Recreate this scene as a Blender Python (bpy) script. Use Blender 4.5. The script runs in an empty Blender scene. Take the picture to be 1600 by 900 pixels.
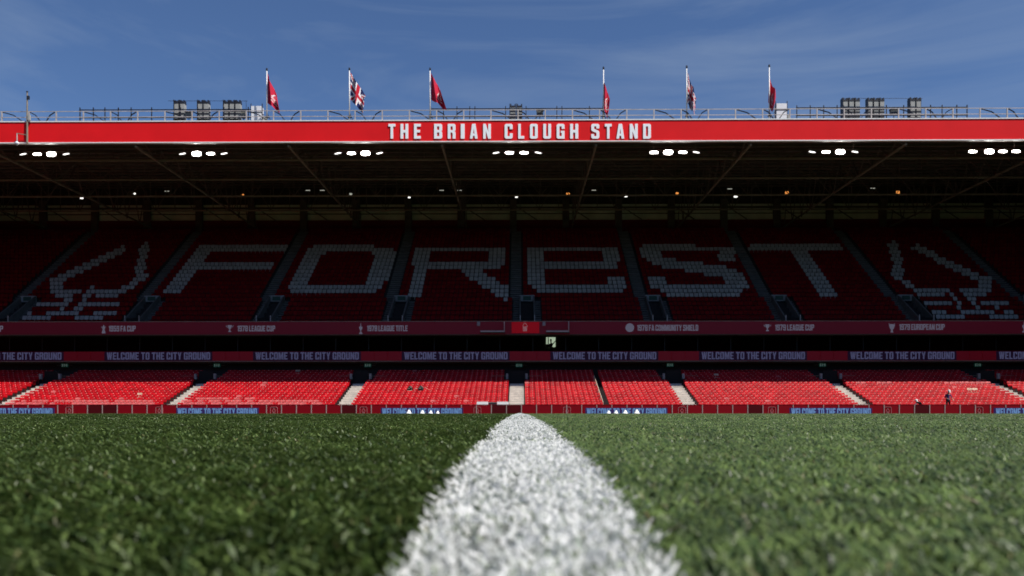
import bpy, bmesh, math, random
import numpy as np
from mathutils import Vector
from mathutils.geometry import tessellate_polygon

random.seed(7); rng = np.random.default_rng(7)
S = bpy.context.scene
COL = S.collection
R = math.radians

# ------------------------------------------------------------------ camera, sky, sun, exposure
FPX, HOR, YAW, EYE = 1263.0, 645.0, R(0.55), 0.075      # photo pixels (1600 wide), horizon row, turn to the left, eye height
cam_d = bpy.data.cameras.new('camera'); cam = bpy.data.objects.new('camera', cam_d); COL.objects.link(cam)
cam.location = (0, 0, EYE); cam.rotation_euler = (R(90), 0, YAW)
cam_d.sensor_width = 36; cam_d.lens = FPX*36/1600; cam_d.shift_y = (HOR-450)/1600
cam_d.clip_start = 0.01; cam_d.clip_end = 5000
cam_d.dof.use_dof = True; cam_d.dof.focus_distance = 3.4; cam_d.dof.aperture_fstop = 6.8
S.camera = cam

SUN = Vector((0.457, -0.323, 0.829)).normalized()
w = bpy.data.worlds.new('World'); S.world = w; w.use_nodes = True
nt = w.node_tree; N = nt.nodes; L = nt.links
bg = N['Background']
sky = N.new('ShaderNodeTexSky'); sky.sky_type = 'NISHITA'; sky.sun_disc = False
sky.sun_elevation = math.asin(SUN.z); sky.sun_rotation = math.atan2(SUN.x, SUN.y)
sky.altitude = 50; sky.air_density = 1.0; sky.dust_density = 0.0; sky.ozone_density = 7.0
bg.inputs['Strength'].default_value = 0.072
# thin cirrus, by direction, over the whole sky
tc = N.new('ShaderNodeTexCoord'); mp = N.new('ShaderNodeMapping')
mp.inputs['Scale'].default_value = (1.5, 1.5, 7.5); mp.inputs['Rotation'].default_value = (0.0, R(11), 0)
nz = N.new('ShaderNodeTexNoise'); nz.inputs['Scale'].default_value = 1.7; nz.inputs['Detail'].default_value = 6; nz.inputs['Roughness'].default_value = 0.55
nz.inputs['Distortion'].default_value = 0.6
cr = N.new('ShaderNodeMapRange'); cr.inputs['From Min'].default_value = 0.42; cr.inputs['From Max'].default_value = 0.75
cr.inputs['To Min'].default_value = 0.0; cr.inputs['To Max'].default_value = 0.42
mx = N.new('ShaderNodeMix'); mx.data_type = 'RGBA'
mx.inputs['B'].default_value = (3.6, 4.6, 6.2, 1)
L.new(tc.outputs['Generated'], mp.inputs['Vector']); L.new(mp.outputs['Vector'], nz.inputs['Vector'])
L.new(nz.outputs['Fac'], cr.inputs['Value']); L.new(cr.outputs['Result'], mx.inputs['Factor'])
tint = N.new('ShaderNodeMix'); tint.data_type = 'RGBA'; tint.blend_type = 'MULTIPLY'; tint.inputs['Factor'].default_value = 1; tint.inputs['B'].default_value = (0.96, 1.0, 1.11, 1)
L.new(sky.outputs['Color'], tint.inputs['A']); L.new(tint.outputs['Result'], mx.inputs['A']); L.new(mx.outputs['Result'], bg.inputs['Color'])

sun_d = bpy.data.lights.new('sun', 'SUN'); sun_d.energy = 5.0; sun_d.angle = R(0.5); sun_d.color = (1.0, 0.95, 0.88)
sun = bpy.data.objects.new('sun', sun_d); COL.objects.link(sun)
sun.rotation_euler = SUN.to_track_quat('Z', 'Y').to_euler(); sun.location = (60, -40, 120)

S.view_settings.view_transform = 'Standard'; S.view_settings.look = 'None'
S.view_settings.exposure = 0.25; S.view_settings.gamma = 1.0
S.render.engine = 'CYCLES'
S.cycles.use_denoising = True
S.cycles.max_bounces = 6; S.cycles.sample_clamp_indirect = 4

# ------------------------------------------------------------------ helpers
def px(u, y):            # world x of photo column u on the plane at depth y
    k = (u-800)/FPX
    return y*(k*math.cos(YAW)-math.sin(YAW))/(math.cos(YAW)+k*math.sin(YAW))
def pz(u, v, y):         # world z of photo pixel (u, v) on the plane at depth y
    x = px(u, y); d = -x*math.sin(YAW)+y*math.cos(YAW)
    return EYE+(HOR-v)*d/FPX
def to_px(x, y, z):
    d = -x*math.sin(YAW)+y*math.cos(YAW)
    return 800+FPX*(x*math.cos(YAW)+y*math.sin(YAW))/d, HOR-FPX*(z-EYE)/d

MATS = {}
def mat(name, color, rough=0.6, spec=0.5, metal=0.0, noise=0.0, nscale=8.0, island=0.0, emit=None, estr=0.0, bump=0.0, bscale=60.0):
    m = bpy.data.materials.new(name); m.use_nodes = True
    t = m.node_tree; b = t.nodes['Principled BSDF']
    b.inputs['Base Color'].default_value = (*color, 1); b.inputs['Roughness'].default_value = rough
    b.inputs['Specular IOR Level'].default_value = spec; b.inputs['Metallic'].default_value = metal
    if noise or island:
        hs = t.nodes.new('ShaderNodeHueSaturation'); hs.inputs['Color'].default_value = (*color, 1)
        add = t.nodes.new('ShaderNodeMath'); add.operation = 'ADD'; add.inputs[0].default_value = 1; add.inputs[1].default_value = 0
        if noise:
            co = t.nodes.new('ShaderNodeTexCoord'); n = t.nodes.new('ShaderNodeTexNoise'); n.inputs['Scale'].default_value = nscale; n.inputs['Detail'].default_value = 5
            t.links.new(co.outputs['Object'], n.inputs['Vector'])
            r = t.nodes.new('ShaderNodeMapRange'); r.inputs['From Min'].default_value = .3; r.inputs['From Max'].default_value = .7
            r.inputs['To Min'].default_value = 1-noise; r.inputs['To Max'].default_value = 1+noise
            t.links.new(n.outputs['Fac'], r.inputs['Value']); t.links.new(r.outputs['Result'], add.inputs[0])
        if island:
            g = t.nodes.new('ShaderNodeNewGeometry')
            r2 = t.nodes.new('ShaderNodeMapRange'); r2.inputs['To Min'].default_value = -island; r2.inputs['To Max'].default_value = island
            t.links.new(g.outputs['Random Per Island'], r2.inputs['Value']); t.links.new(r2.outputs['Result'], add.inputs[1])
        t.links.new(add.outputs[0], hs.inputs['Value']); t.links.new(hs.outputs['Color'], b.inputs['Base Color'])
    if bump:
        co = t.nodes.new('ShaderNodeTexCoord'); n = t.nodes.new('ShaderNodeTexNoise'); n.inputs['Scale'].default_value = bscale; n.inputs['Detail'].default_value = 4
        bp = t.nodes.new('ShaderNodeBump'); bp.inputs['Strength'].default_value = bump
        t.links.new(co.outputs['Object'], n.inputs['Vector']); t.links.new(n.outputs['Fac'], bp.inputs['Height']); t.links.new(bp.outputs['Normal'], b.inputs['Normal'])
    if emit:
        b.inputs['Emission Color'].default_value = (*emit, 1); b.inputs['Emission Strength'].default_value = estr
    MATS[name] = m; return m

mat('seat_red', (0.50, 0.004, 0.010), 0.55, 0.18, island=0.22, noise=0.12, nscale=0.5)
mat('seat_plate', (0.74, 0.42, 0.38), 0.5, 0.3)
mat('seat_pink', (0.58, 0.10, 0.10), 0.6, 0.2, island=0.15)
mat('seat_bleached', (0.62, 0.42, 0.30), 0.5, 0.4, island=0.1)
mat('seat_white_shaded', (0.42, 0.385, 0.345), 0.6, 0.2, island=0.15)  # white seats greyed, the upper tier's shade put into their colour
mat('seat_red_shaded', (0.20, 0.003, 0.005), 0.6, 0.1, island=0.25)  # darker copy of the red seat with the tier's shade put in
mat('stair_dark', (0.125, 0.118, 0.112), 0.9, 0.1, noise=0.2, nscale=1.5)  # dark grey for the upper stairs and vomitory walls
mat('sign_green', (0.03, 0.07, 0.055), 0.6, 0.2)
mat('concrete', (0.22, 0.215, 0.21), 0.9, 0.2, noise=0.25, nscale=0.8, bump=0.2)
mat('concrete_dark', (0.07, 0.07, 0.075), 0.9, 0.2, noise=0.25, nscale=0.8)  # upper terrace concrete, darkened to deepen the shade under the roof
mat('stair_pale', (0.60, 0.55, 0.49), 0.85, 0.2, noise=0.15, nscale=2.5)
mat('stair_grey', (0.26, 0.26, 0.265), 0.9, 0.2, noise=0.2, nscale=1.5)
mat('riser_dark', (0.035, 0.03, 0.03), 0.9, 0.2, noise=0.2)
mat('fascia_red', (0.76, 0.010, 0.014), 0.65, 0.12, noise=0.06, nscale=0.4)
mat('letter_white', (0.93, 0.93, 0.94), 0.45, 0.4)
mat('trim_white', (0.78, 0.76, 0.74), 0.5, 0.4, noise=0.1)
mat('roof_dark', (0.062, 0.048, 0.040), 0.85, 0.2, noise=0.3, nscale=0.3)
mat('steel_dark', (0.13, 0.10, 0.085), 0.6, 0.3, noise=0.3, nscale=1)
mat('steel_pale', (0.24, 0.20, 0.15), 0.6, 0.3, noise=0.2, nscale=1)
mat('roof_top', (0.18, 0.18, 0.19), 0.6, 0.3, noise=0.2, nscale=0.5)
mat('rail_galv', (0.46, 0.41, 0.385), 0.55, 0.4, 0.2, noise=0.2, nscale=2)
mat('scaffold_black', (0.015, 0.016, 0.025), 0.5, 0.4)
mat('cabinet_grey', (0.34, 0.34, 0.32), 0.6, 0.3, noise=0.12, nscale=3)
mat('cabinet_dull', (0.17, 0.165, 0.14), 0.6, 0.3, noise=0.12, nscale=3)
mat('cabinet_white', (0.74, 0.74, 0.76), 0.5, 0.4, noise=0.05)
mat('pole_white', (0.72, 0.70, 0.68), 0.4, 0.5)
mat('flag_red', (0.50, 0.016, 0.045), 0.8, 0.2, noise=0.1)
mat('flag_white', (0.75, 0.73, 0.74), 0.8, 0.2)
mat('flag_blue', (0.012, 0.018, 0.10), 0.8, 0.2)
mat('flag_union_red', (0.48, 0.012, 0.03), 0.8, 0.2)
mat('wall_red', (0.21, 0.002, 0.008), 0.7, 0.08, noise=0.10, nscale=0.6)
mat('wall_red_patch', (0.07, 0.003, 0.006), 0.7, 0.08, noise=0.2, nscale=0.6)  # dark reflection and screen-animation patches put into panel colour
mat('post_pale', (0.34, 0.25, 0.24), 0.6, 0.3)
mat('crest_line', (0.46, 0.16, 0.17), 0.6, 0.3)
mat('navy_screen', (0.012, 0.008, 0.03), 0.4, 0.4, emit=(0.02, 0.01, 0.07), estr=0.7)
mat('text_blue', (0.05, 0.07, 0.1), 0.5, 0.3, emit=(0.11, 0.24, 0.50), estr=0.62)
mat('text_lilac', (0.04, 0.04, 0.05), 0.5, 0.3, emit=(0.058, 0.06, 0.125), estr=0.62)
mat('ribbon_red', (0.03, 0.002, 0.004), 0.5, 0.3, emit=(0.09, 0.001, 0.006), estr=0.35)
mat('ribbon_navy', (0.008, 0.003, 0.01), 0.5, 0.3, emit=(0.010, 0.002, 0.014), estr=0.35)
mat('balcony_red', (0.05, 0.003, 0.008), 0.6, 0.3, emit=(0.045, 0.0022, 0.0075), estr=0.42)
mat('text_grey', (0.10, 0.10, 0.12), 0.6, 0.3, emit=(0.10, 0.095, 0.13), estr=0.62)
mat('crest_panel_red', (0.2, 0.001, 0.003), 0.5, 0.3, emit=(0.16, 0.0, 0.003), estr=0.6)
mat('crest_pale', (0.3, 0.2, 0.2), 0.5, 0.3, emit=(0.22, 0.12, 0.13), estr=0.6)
mat('lamp_on', (0.8, 0.8, 0.8), 0.5, 0.3, emit=(1.0, 0.99, 0.94), estr=22.0)
mat('lamp_side', (0.8, 0.8, 0.8), 0.5, 0.3, emit=(1.0, 0.99, 0.94), estr=2.2)
mat('lamp_dim', (0.8, 0.8, 0.8), 0.5, 0.3, emit=(1.0, 0.98, 0.92), estr=1.3)
mat('lamp_orange', (0.6, 0.3, 0.1), 0.5, 0.3, emit=(1.0, 0.36, 0.08), estr=0.7)
mat('lamp_strip', (0.5, 0.5, 0.45), 0.5, 0.3, emit=(0.8, 0.82, 0.7), estr=0.32)
mat('rear_cream', (0.78, 0.76, 0.64), 0.8, 0.2, noise=0.15, nscale=0.6)
mat('rear_red', (0.16, 0.006, 0.008), 0.8, 0.2, noise=0.2)
mat('exit_green', (0.01, 0.06, 0.04), 0.5, 0.3, emit=(0.0, 0.05, 0.03), estr=0.15)
mat('exit_white', (0.16, 0.22, 0.2), 0.5, 0.3, emit=(0.2, 0.3, 0.26), estr=0.15)
mat('black_cloth_and_shade', (0.012, 0.012, 0.013), 0.8, 0.2)  # bag cloth; also solid black for the shade inside vomitory mouths
mat('bag_grey', (0.05, 0.055, 0.05), 0.6, 0.3, noise=0.3, nscale=6)
mat('bag_strap', (0.50, 0.42, 0.32), 0.8, 0.2)
mat('banner_white', (0.92, 0.92, 0.91), 0.7, 0.2, noise=0.05)
mat('banner_black', (0.02, 0.02, 0.025), 0.6, 0.3)
mat('cone_white', (0.85, 0.85, 0.86), 0.5, 0.3)
mat('skin', (0.42, 0.22, 0.15), 0.6, 0.3)
mat('cloth_navy', (0.045, 0.045, 0.14), 0.9, 0.1, noise=0.2, nscale=20)
mat('cloth_dark', (0.010, 0.010, 0.012), 0.9, 0.1)
mat('cloth_white', (0.72, 0.72, 0.72), 0.9, 0.1)
mat('hair_dark', (0.01, 0.008, 0.006), 0.8, 0.2)
mat('day_window', (0.5, 0.5, 0.5), 0.5, 0.3, emit=(0.62, 0.68, 0.60), estr=0.85)
mat('box_dark', (0.06, 0.064, 0.045), 0.8, 0.2, noise=0.3)
mat('mullion', (0.03, 0.032, 0.026), 0.5, 0.3)
mat('earth', (0.045, 0.04, 0.03), 0.95, 0.1, noise=0.3, nscale=0.2)
mat('track', (0.05, 0.06, 0.035), 0.95, 0.1, noise=0.3, nscale=0.6)
# tinted glass of the boxes
m = bpy.data.materials.new('glass_tinted'); m.use_nodes = True; t = m.node_tree; t.nodes.clear()
o_ = t.nodes.new('ShaderNodeOutputMaterial'); tr = t.nodes.new('ShaderNodeBsdfTransparent'); tr.inputs[0].default_value = (.75, .8, .72, 1)
gl = t.nodes.new('ShaderNodeBsdfGlossy'); gl.inputs['Roughness'].default_value = .04; gl.inputs[0].default_value = (.85, .85, .7, 1); fr = t.nodes.new('ShaderNodeFresnel'); fr.inputs[0].default_value = 1.30
ms = t.nodes.new('ShaderNodeMixShader')
t.links.new(fr.outputs[0], ms.inputs[0]); t.links.new(tr.outputs[0], ms.inputs[1]); t.links.new(gl.outputs[0], ms.inputs[2]); t.links.new(ms.outputs[0], o_.inputs[0])
MATS['glass_tinted'] = m

def grass_mat(name, c1, c2, rough, spec, trans):
    m = bpy.data.materials.new(name); m.use_nodes = True; t = m.node_tree; b = t.nodes['Principled BSDF']
    g = t.nodes.new('ShaderNodeNewGeometry'); rp = t.nodes.new('ShaderNodeValToRGB')
    rp.color_ramp.elements[0].color = (*c1, 1); rp.color_ramp.elements[1].color = (*c2, 1)
    e = rp.color_ramp.elements.new(0.965); e.color = (*c2, 1); rp.color_ramp.elements[2].color = (0.15, 0.13, 0.06, 1)
    t.links.new(g.outputs['Random Per Island'], rp.inputs[0])
    co = t.nodes.new('ShaderNodeTexCoord'); n = t.nodes.new('ShaderNodeTexNoise'); n.inputs['Scale'].default_value = 5; n.inputs['Detail'].default_value = 3
    r = t.nodes.new('ShaderNodeMapRange'); r.inputs['From Min'].default_value = .3; r.inputs['From Max'].default_value = .7; r.inputs['To Min'].default_value = .75; r.inputs['To Max'].default_value = 1.25
    hs = t.nodes.new('ShaderNodeHueSaturation')
    t.links.new(co.outputs['Object'], n.inputs['Vector']); t.links.new(n.outputs['Fac'], r.inputs['Value']); t.links.new(r.outputs['Result'], hs.inputs['Value'])
    n2 = t.nodes.new('ShaderNodeTexNoise'); n2.inputs['Scale'].default_value = 42; n2.inputs['Detail'].default_value = 2
    r2 = t.nodes.new('ShaderNodeMapRange'); r2.inputs['From Min'].default_value = .32; r2.inputs['From Max'].default_value = .68; r2.inputs['To Min'].default_value = .55; r2.inputs['To Max'].default_value = 1.45
    mu = t.nodes.new('ShaderNodeMath'); mu.operation = 'MULTIPLY'
    t.links.new(co.outputs['Object'], n2.inputs['Vector']); t.links.new(n2.outputs['Fac'], r2.inputs['Value']); t.links.new(r2.outputs['Result'], mu.inputs[0]); t.links.new(r.outputs['Result'], mu.inputs[1]); t.links.new(mu.outputs[0], hs.inputs['Value'])
    t.links.new(rp.outputs['Color'], hs.inputs['Color']); t.links.new(hs.outputs['Color'], b.inputs['Base Color'])
    b.inputs['Roughness'].default_value = rough; b.inputs['Specular IOR Level'].default_value = spec
    tl = t.nodes.new('ShaderNodeBsdfTranslucent'); t.links.new(hs.outputs['Color'], tl.inputs[0])
    ms = t.nodes.new('ShaderNodeMixShader'); ms.inputs[0].default_value = trans
    t.links.new(b.outputs[0], ms.inputs[1]); t.links.new(tl.outputs[0], ms.inputs[2]); t.links.new(ms.outputs[0], t.nodes['Material Output'].inputs[0])
    MATS[name] = m
grass_mat('grass', (0.024, 0.055, 0.011), (0.140, 0.200, 0.056), 0.46, 0.42, 0.32)
# painted blades: chalky white with green showing through where the paint is thin
m = bpy.data.materials.new('painted_grass'); m.use_nodes = True; t = m.node_tree; b = t.nodes['Principled BSDF']
g = t.nodes.new('ShaderNodeNewGeometry'); rp = t.nodes.new('ShaderNodeValToRGB')
rp.color_ramp.elements[0].color = (0.36, 0.42, 0.36, 1); rp.color_ramp.elements[1].color = (0.93, 0.94, 0.95, 1)
e = rp.color_ramp.elements.new(0.10); e.color = (0.60, 0.64, 0.62, 1); e = rp.color_ramp.elements.new(0.35); e.color = (0.88, 0.90, 0.91, 1)
t.links.new(g.outputs['Random Per Island'], rp.inputs[0])
co = t.nodes.new('ShaderNodeTexCoord'); n = t.nodes.new('ShaderNodeTexNoise'); n.inputs['Scale'].default_value = 110; n.inputs['Detail'].default_value = 3
r = t.nodes.new('ShaderNodeMapRange'); r.inputs['From Min'].default_value = .56; r.inputs['From Max'].default_value = .70; r.inputs['To Min'].default_value = 0; r.inputs['To Max'].default_value = .75
mxg = t.nodes.new('ShaderNodeMix'); mxg.data_type = 'RGBA'; mxg.inputs['B'].default_value = (0.16, 0.20, 0.15, 1)
t.links.new(co.outputs['Object'], n.inputs['Vector']); t.links.new(n.outputs['Fac'], r.inputs['Value']); t.links.new(r.outputs['Result'], mxg.inputs['Factor'])
t.links.new(rp.outputs['Color'], mxg.inputs['A']); t.links.new(mxg.outputs['Result'], b.inputs['Base Color']); b.inputs['Roughness'].default_value = .85; b.inputs['Specular IOR Level'].default_value = .15
tl = t.nodes.new('ShaderNodeBsdfTranslucent'); t.links.new(mxg.outputs['Result'], tl.inputs[0]); ms = t.nodes.new('ShaderNodeMixShader'); ms.inputs[0].default_value = .45
t.links.new(b.outputs[0], ms.inputs[1]); t.links.new(tl.outputs[0], ms.inputs[2]); t.links.new(ms.outputs[0], t.nodes['Material Output'].inputs[0])
MATS['painted_grass'] = m
mat('turf_soil', (0.030, 0.045, 0.016), 0.95, 0.1, noise=0.35, nscale=3, bump=0.6, bscale=80)
mat('painted_soil', (0.66, 0.68, 0.68), 0.95, 0.1, noise=0.3, nscale=40)

class MB:
    """collects boxes, bars, tubes and sheets into one mesh"""
    def __init__(s): s.v = []; s.f = []; s.m = []
    def add(s, verts, faces, mi=0):
        b = len(s.v); s.v += [tuple(p) for p in verts]; s.f += [tuple(b+i for i in f) for f in faces]; s.m += [mi]*len(faces)
    def box(s, x0, x1, y0, y1, z0, z1, mi=0):
        s.add([(x0,y0,z0),(x1,y0,z0),(x1,y1,z0),(x0,y1,z0),(x0,y0,z1),(x1,y0,z1),(x1,y1,z1),(x0,y1,z1)],
              [(0,3,2,1),(4,5,6,7),(0,1,5,4),(1,2,6,5),(2,3,7,6),(3,0,4,7)], mi); return s
    def quad(s, a, b, c, d, mi=0): s.add([a,b,c,d], [(0,1,2,3)], mi); return s
    def bar(s, a, b, r, n=4, mi=0, r2=None):
        a = Vector(a); b = Vector(b); d = (b-a).normalized()
        u = d.cross(Vector((0,0,1)));
        if u.length < .01: u = Vector((1,0,0))
        u.normalize(); w_ = d.cross(u); r2 = r if r2 is None else r2
        vs = [];
        for p, q in ((a, r), (b, r2)):
            for i in range(n):
                t = 2*math.pi*(i+.5)/n; vs.append(p+u*math.cos(t)*q+w_*math.sin(t)*q)
        fs = [(i, (i+1) % n, n+(i+1) % n, n+i) for i in range(n)]+[tuple(range(n-1,-1,-1)), tuple(range(n,2*n))]
        s.add(vs, fs, mi); return s
    def path(s, pts, r, n=4, mi=0):
        for a, b in zip(pts, pts[1:]): s.bar(a, b, r, n, mi)
        return s
    def build(s, name, mats, parent=None, smooth=False):
        me = bpy.data.meshes.new(name); me.from_pydata(s.v, [], s.f)
        for k in ([mats] if isinstance(mats, str) else mats): me.materials.append(MATS[k])
        if not isinstance(mats, str): me.polygons.foreach_set('material_index', s.m)
        if smooth: me.polygons.foreach_set('use_smooth', [True]*len(me.polygons))
        me.update(); return link(name, me, parent)
def link(name, me, parent=None):
    o = bpy.data.objects.new(name, me); COL.objects.link(o)
    if parent:
        o.parent = parent
    return o
def tag(o, label, cat=None, group=None, kind=None):
    o['label'] = label
    if cat: o['category'] = cat
    if group: o['group'] = group
    if kind: o['kind'] = kind
    return o
def thing(name, label, cat, loc=(0,0,0), group=None):
    o = bpy.data.objects.new(name, None); COL.objects.link(o); o.location = loc; o.empty_display_size = .3
    return tag(o, label, cat, group)
def np_mesh(name, V, quads, mats, mi=None, smooth=False):
    me = bpy.data.meshes.new(name); nv, nf = len(V), len(quads); k = quads.shape[1]
    me.vertices.add(nv); me.vertices.foreach_set('co', V.astype(np.float32).ravel())
    me.loops.add(nf*k); me.loops.foreach_set('vertex_index', quads.astype(np.int32).ravel())
    me.polygons.add(nf); me.polygons.foreach_set('loop_start', np.arange(0, nf*k, k, dtype=np.int32))
    me.polygons.foreach_set('loop_total', np.full(nf, k, dtype=np.int32))
    for q in mats: me.materials.append(MATS[q])
    if mi is not None: me.polygons.foreach_set('material_index', mi.astype(np.int32))
    if smooth: me.polygons.foreach_set('use_smooth', np.ones(nf, dtype=bool))
    me.update(calc_edges=True); return me

# block capitals: (advance, outer outline, holes) on a 10-high grid
def bx_(x0, y0, x1, y1): return [(x0,y0),(x1,y0),(x1,y1),(x0,y1)]
OCT = [(.8,0),(4.2,0),(5,.8),(5,9.2),(4.2,10),(.8,10),(0,9.2),(0,.8)]
G = {
 'T': (5,[(0,10),(0,8.2),(1.6,8.2),(1.6,0),(3.4,0),(3.4,8.2),(5,8.2),(5,10)],[]),
 'H': (5,[(0,0),(1.8,0),(1.8,4.1),(3.2,4.1),(3.2,0),(5,0),(5,10),(3.2,10),(3.2,5.9),(1.8,5.9),(1.8,10),(0,10)],[]),
 'E': (4.5,[(0,0),(4.5,0),(4.5,1.8),(1.8,1.8),(1.8,4.2),(4,4.2),(4,5.9),(1.8,5.9),(1.8,8.2),(4.5,8.2),(4.5,10),(0,10)],[]),
 'F': (4.4,[(0,0),(1.8,0),(1.8,4.0),(4,4.0),(4,5.7),(1.8,5.7),(1.8,8.2),(4.4,8.2),(4.4,10),(0,10)],[]),
 'L': (4.3,[(0,0),(4.3,0),(4.3,1.8),(1.8,1.8),(1.8,10),(0,10)],[]),
 'I': (2,[(0,0),(2,0),(2,10),(0,10)],[]),
 'B': (5,[(0,0),(4.2,0),(5,.8),(5,4.3),(4.4,5),(5,5.7),(5,9.2),(4.2,10),(0,10)],[bx_(1.8,1.7,3.2,4.2),bx_(1.8,5.9,3.2,8.3)]),
 'R': (5,[(0,0),(1.8,0),(1.8,4.2),(2.5,4.2),(3.2,3.6),(3.2,0),(5,0),(5,4.2),(4.4,5),(5,5.7),(5,9.2),(4.2,10),(0,10)],[bx_(1.8,5.8,3.2,8.3)]),
 'A': (5,[(0,0),(1.7,0),(1.95,1.9),(3.05,1.9),(3.3,0),(5,0),(3.6,10),(1.4,10)],[[(2.1,3.4),(2.9,3.4),(2.5,7)]]),
 'N': (5,[(0,0),(1.7,0),(1.7,5.2),(3.3,0),(5,0),(5,10),(3.3,10),(3.3,4.8),(1.7,10),(0,10)],[]),
 'C': (5,[(.8,0),(4.2,0),(5,.8),(5,3.6),(3.2,3.6),(3.2,1.7),(1.8,1.7),(1.8,8.3),(3.2,8.3),(3.2,6.4),(5,6.4),(5,9.2),(4.2,10),(.8,10),(0,9.2),(0,.8)],[]),
 'O': (5,OCT,[bx_(1.8,1.7,3.2,8.3)]),
 'D': (5,[(0,0),(4.2,0),(5,.8),(5,9.2),(4.2,10),(0,10)],[bx_(1.8,1.7,3.2,8.3)]),
 'U': (5,[(.8,0),(4.2,0),(5,.8),(5,10),(3.2,10),(3.2,1.7),(1.8,1.7),(1.8,10),(0,10),(0,.8)],[]),
 'G': (5,[(.8,0),(5,0),(5,5.3),(2.6,5.3),(2.6,4),(3.2,4),(3.2,1.7),(1.8,1.7),(1.8,8.3),(3.2,8.3),(3.2,6.6),(5,6.6),(5,9.2),(4.2,10),(.8,10),(0,9.2),(0,.8)],[]),
 'S': (5,[(.8,0),(4.2,0),(5,.8),(5,4.6),(4.2,5.5),(1.8,6.6),(1.8,8.3),(3.2,8.3),(3.2,6.9),(5,6.9),(5,9.2),(4.2,10),(.8,10),(0,9.2),(0,5.9),(.8,5),(3.2,3.9),(3.2,1.7),(1.8,1.7),(1.8,3.1),(0,3.1),(0,.8)],[]),
 'Y': (5,[(1.6,0),(3.4,0),(3.4,4),(5,10),(3.3,10),(2.5,6.2),(1.7,10),(0,10),(1.6,4)],[]),
 'P': (5,[(0,0),(1.8,0),(1.8,4),(4.2,4),(5,4.8),(5,9.2),(4.2,10),(0,10)],[bx_(1.8,5.6,3.2,8.3)]),
 'W': (7,[(0,10),(1.2,0),(3,0),(3.5,4.5),(4,0),(5.8,0),(7,10),(5.3,10),(4.8,4.5),(4.3,10),(2.7,10),(2.2,4.5),(1.7,10)],[]),
 'M': (6.4,[(0,0),(1.7,0),(1.7,6),(2.6,0),(3.8,0),(4.7,6),(4.7,0),(6.4,0),(6.4,10),(4.2,10),(3.2,4.5),(2.2,10),(0,10)],[]),
 '1': (3,[(1.2,0),(3,0),(3,10),(1.6,10),(0,8.6),(0,7.2),(1.2,7.8)],[]),
 '5': (5,[(.8,0),(4.2,0),(5,.8),(5,5.4),(4.2,6.2),(1.8,6.2),(1.8,8.3),(4.8,8.3),(4.8,10),(0,10),(0,4.6),(3.2,4.6),(3.2,1.7),(1.8,1.7),(1.8,3),(0,3),(0,.8)],[]),
 '7': (5,[(.8,0),(2.7,0),(5,8.3),(5,10),(0,10),(0,8.2),(3,8.2)],[]),
 '8': (5,[(.8,0),(4.2,0),(5,.8),(5,4.3),(4.5,5),(5,5.7),(5,9.2),(4.2,10),(.8,10),(0,9.2),(0,5.7),(.5,5),(0,4.3),(0,.8)],[bx_(1.8,1.6,3.2,4.2),bx_(1.8,5.8,3.2,8.4)]),
 '9': (5,[(.8,0),(4.2,0),(5,.8),(5,9.2),(4.2,10),(.8,10),(0,9.2),(0,4.8),(.8,4),(3.2,4),(3.2,1.7),(1.8,1.7),(1.8,2.8),(0,2.8),(0,.8)],[bx_(1.8,5.6,3.2,8.3)]),
}
def outline(mb, outer, holes, fx, fz, y, thick, mi=0):
    """flat outline facing the pitch (-y), with side walls going back"""
    loops = [outer]+holes
    tris = tessellate_polygon([[Vector((p[0], p[1], 0)) for p in lp] for lp in loops])
    flat = [p for lp in loops for p in lp]
    mb.add([(fx(p[0]), y, fz(p[1])) for p in flat], [tuple(t_) for t_ in tris], mi)
    if thick:
        for lp in loops:
            n = len(lp)
            mb.add([(fx(p[0]), y+.0005, fz(p[1])) for p in lp]+[(fx(p[0]), y+thick, fz(p[1])) for p in lp],
                   [(i, (i+1) % n, n+(i+1) % n, n+i) for i in range(n)], mi)
def text(mb, s, x0, x1, z0, z1, y, thick, gap=.75, space=2.2, mi=0):
    adv = sum(space if c == ' ' else G[c][0]+gap for c in s)-gap; sx = (x1-x0)/adv; sz = (z1-z0)/10; cx = 0
    for c in s:
        if c == ' ': cx += space; continue
        a, o, h = G[c]
        outline(mb, o, h, lambda q, cx=cx: x0+(cx+q)*sx, lambda q: z0+q*sz, y, thick, mi); cx += a+gap

# ------------------------------------------------------------------ the setting: ground, pitch
b = MB(); b.quad((-900,-900,-.30),(900,-900,-.30),(900,900,-.30),(-900,900,-.30))
tag(b.build('ground', 'earth'), 'bare ground all round the stadium', kind='structure')
PY = np.array([-8, -1, 0, .3, .39, .484, .732, 1.157, 2, 3.5, 6, 12, 30, 50, 64, 72])
PD = np.array([.13, .10, .085, .073, .068, .062, .051, .043, .031, .021, .0155, .0125, .012, .024, .06, .075])
def tops(y): return EYE-np.interp(y, PY, PD)          # the height the blade tips reach
BL = .017
ys = np.unique(np.concatenate([np.linspace(-8, 0, 6), np.linspace(0, 3, 40), np.linspace(3, 12, 40), np.linspace(12, 68.2, 60)]))
xs = np.linspace(-95, 95, 77)
gx, gy = np.meshgrid(xs, ys); gz = tops(gy)-BL
V = np.stack([gx.ravel(), gy.ravel(), gz.ravel()], 1); nx, ny = len(xs), len(ys)
ii, jj = np.meshgrid(np.arange(nx-1), np.arange(ny-1)); a0 = (jj*nx+ii).ravel()
Q = np.stack([a0, a0+1, a0+nx+1, a0+nx], 1)
tag(link('pitch', np_mesh('pitch', V, Q, ['turf_soil'], smooth=True)), 'mown football pitch of green turf', kind='structure')
b = MB(); b.box(-95, 95, 68.2, 70.2, -.2, .0)
tag(b.build('track', 'track'), 'strip of dark surface between pitch and front wall', kind='structure')
LX, LW = 0.008, 0.060
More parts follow.
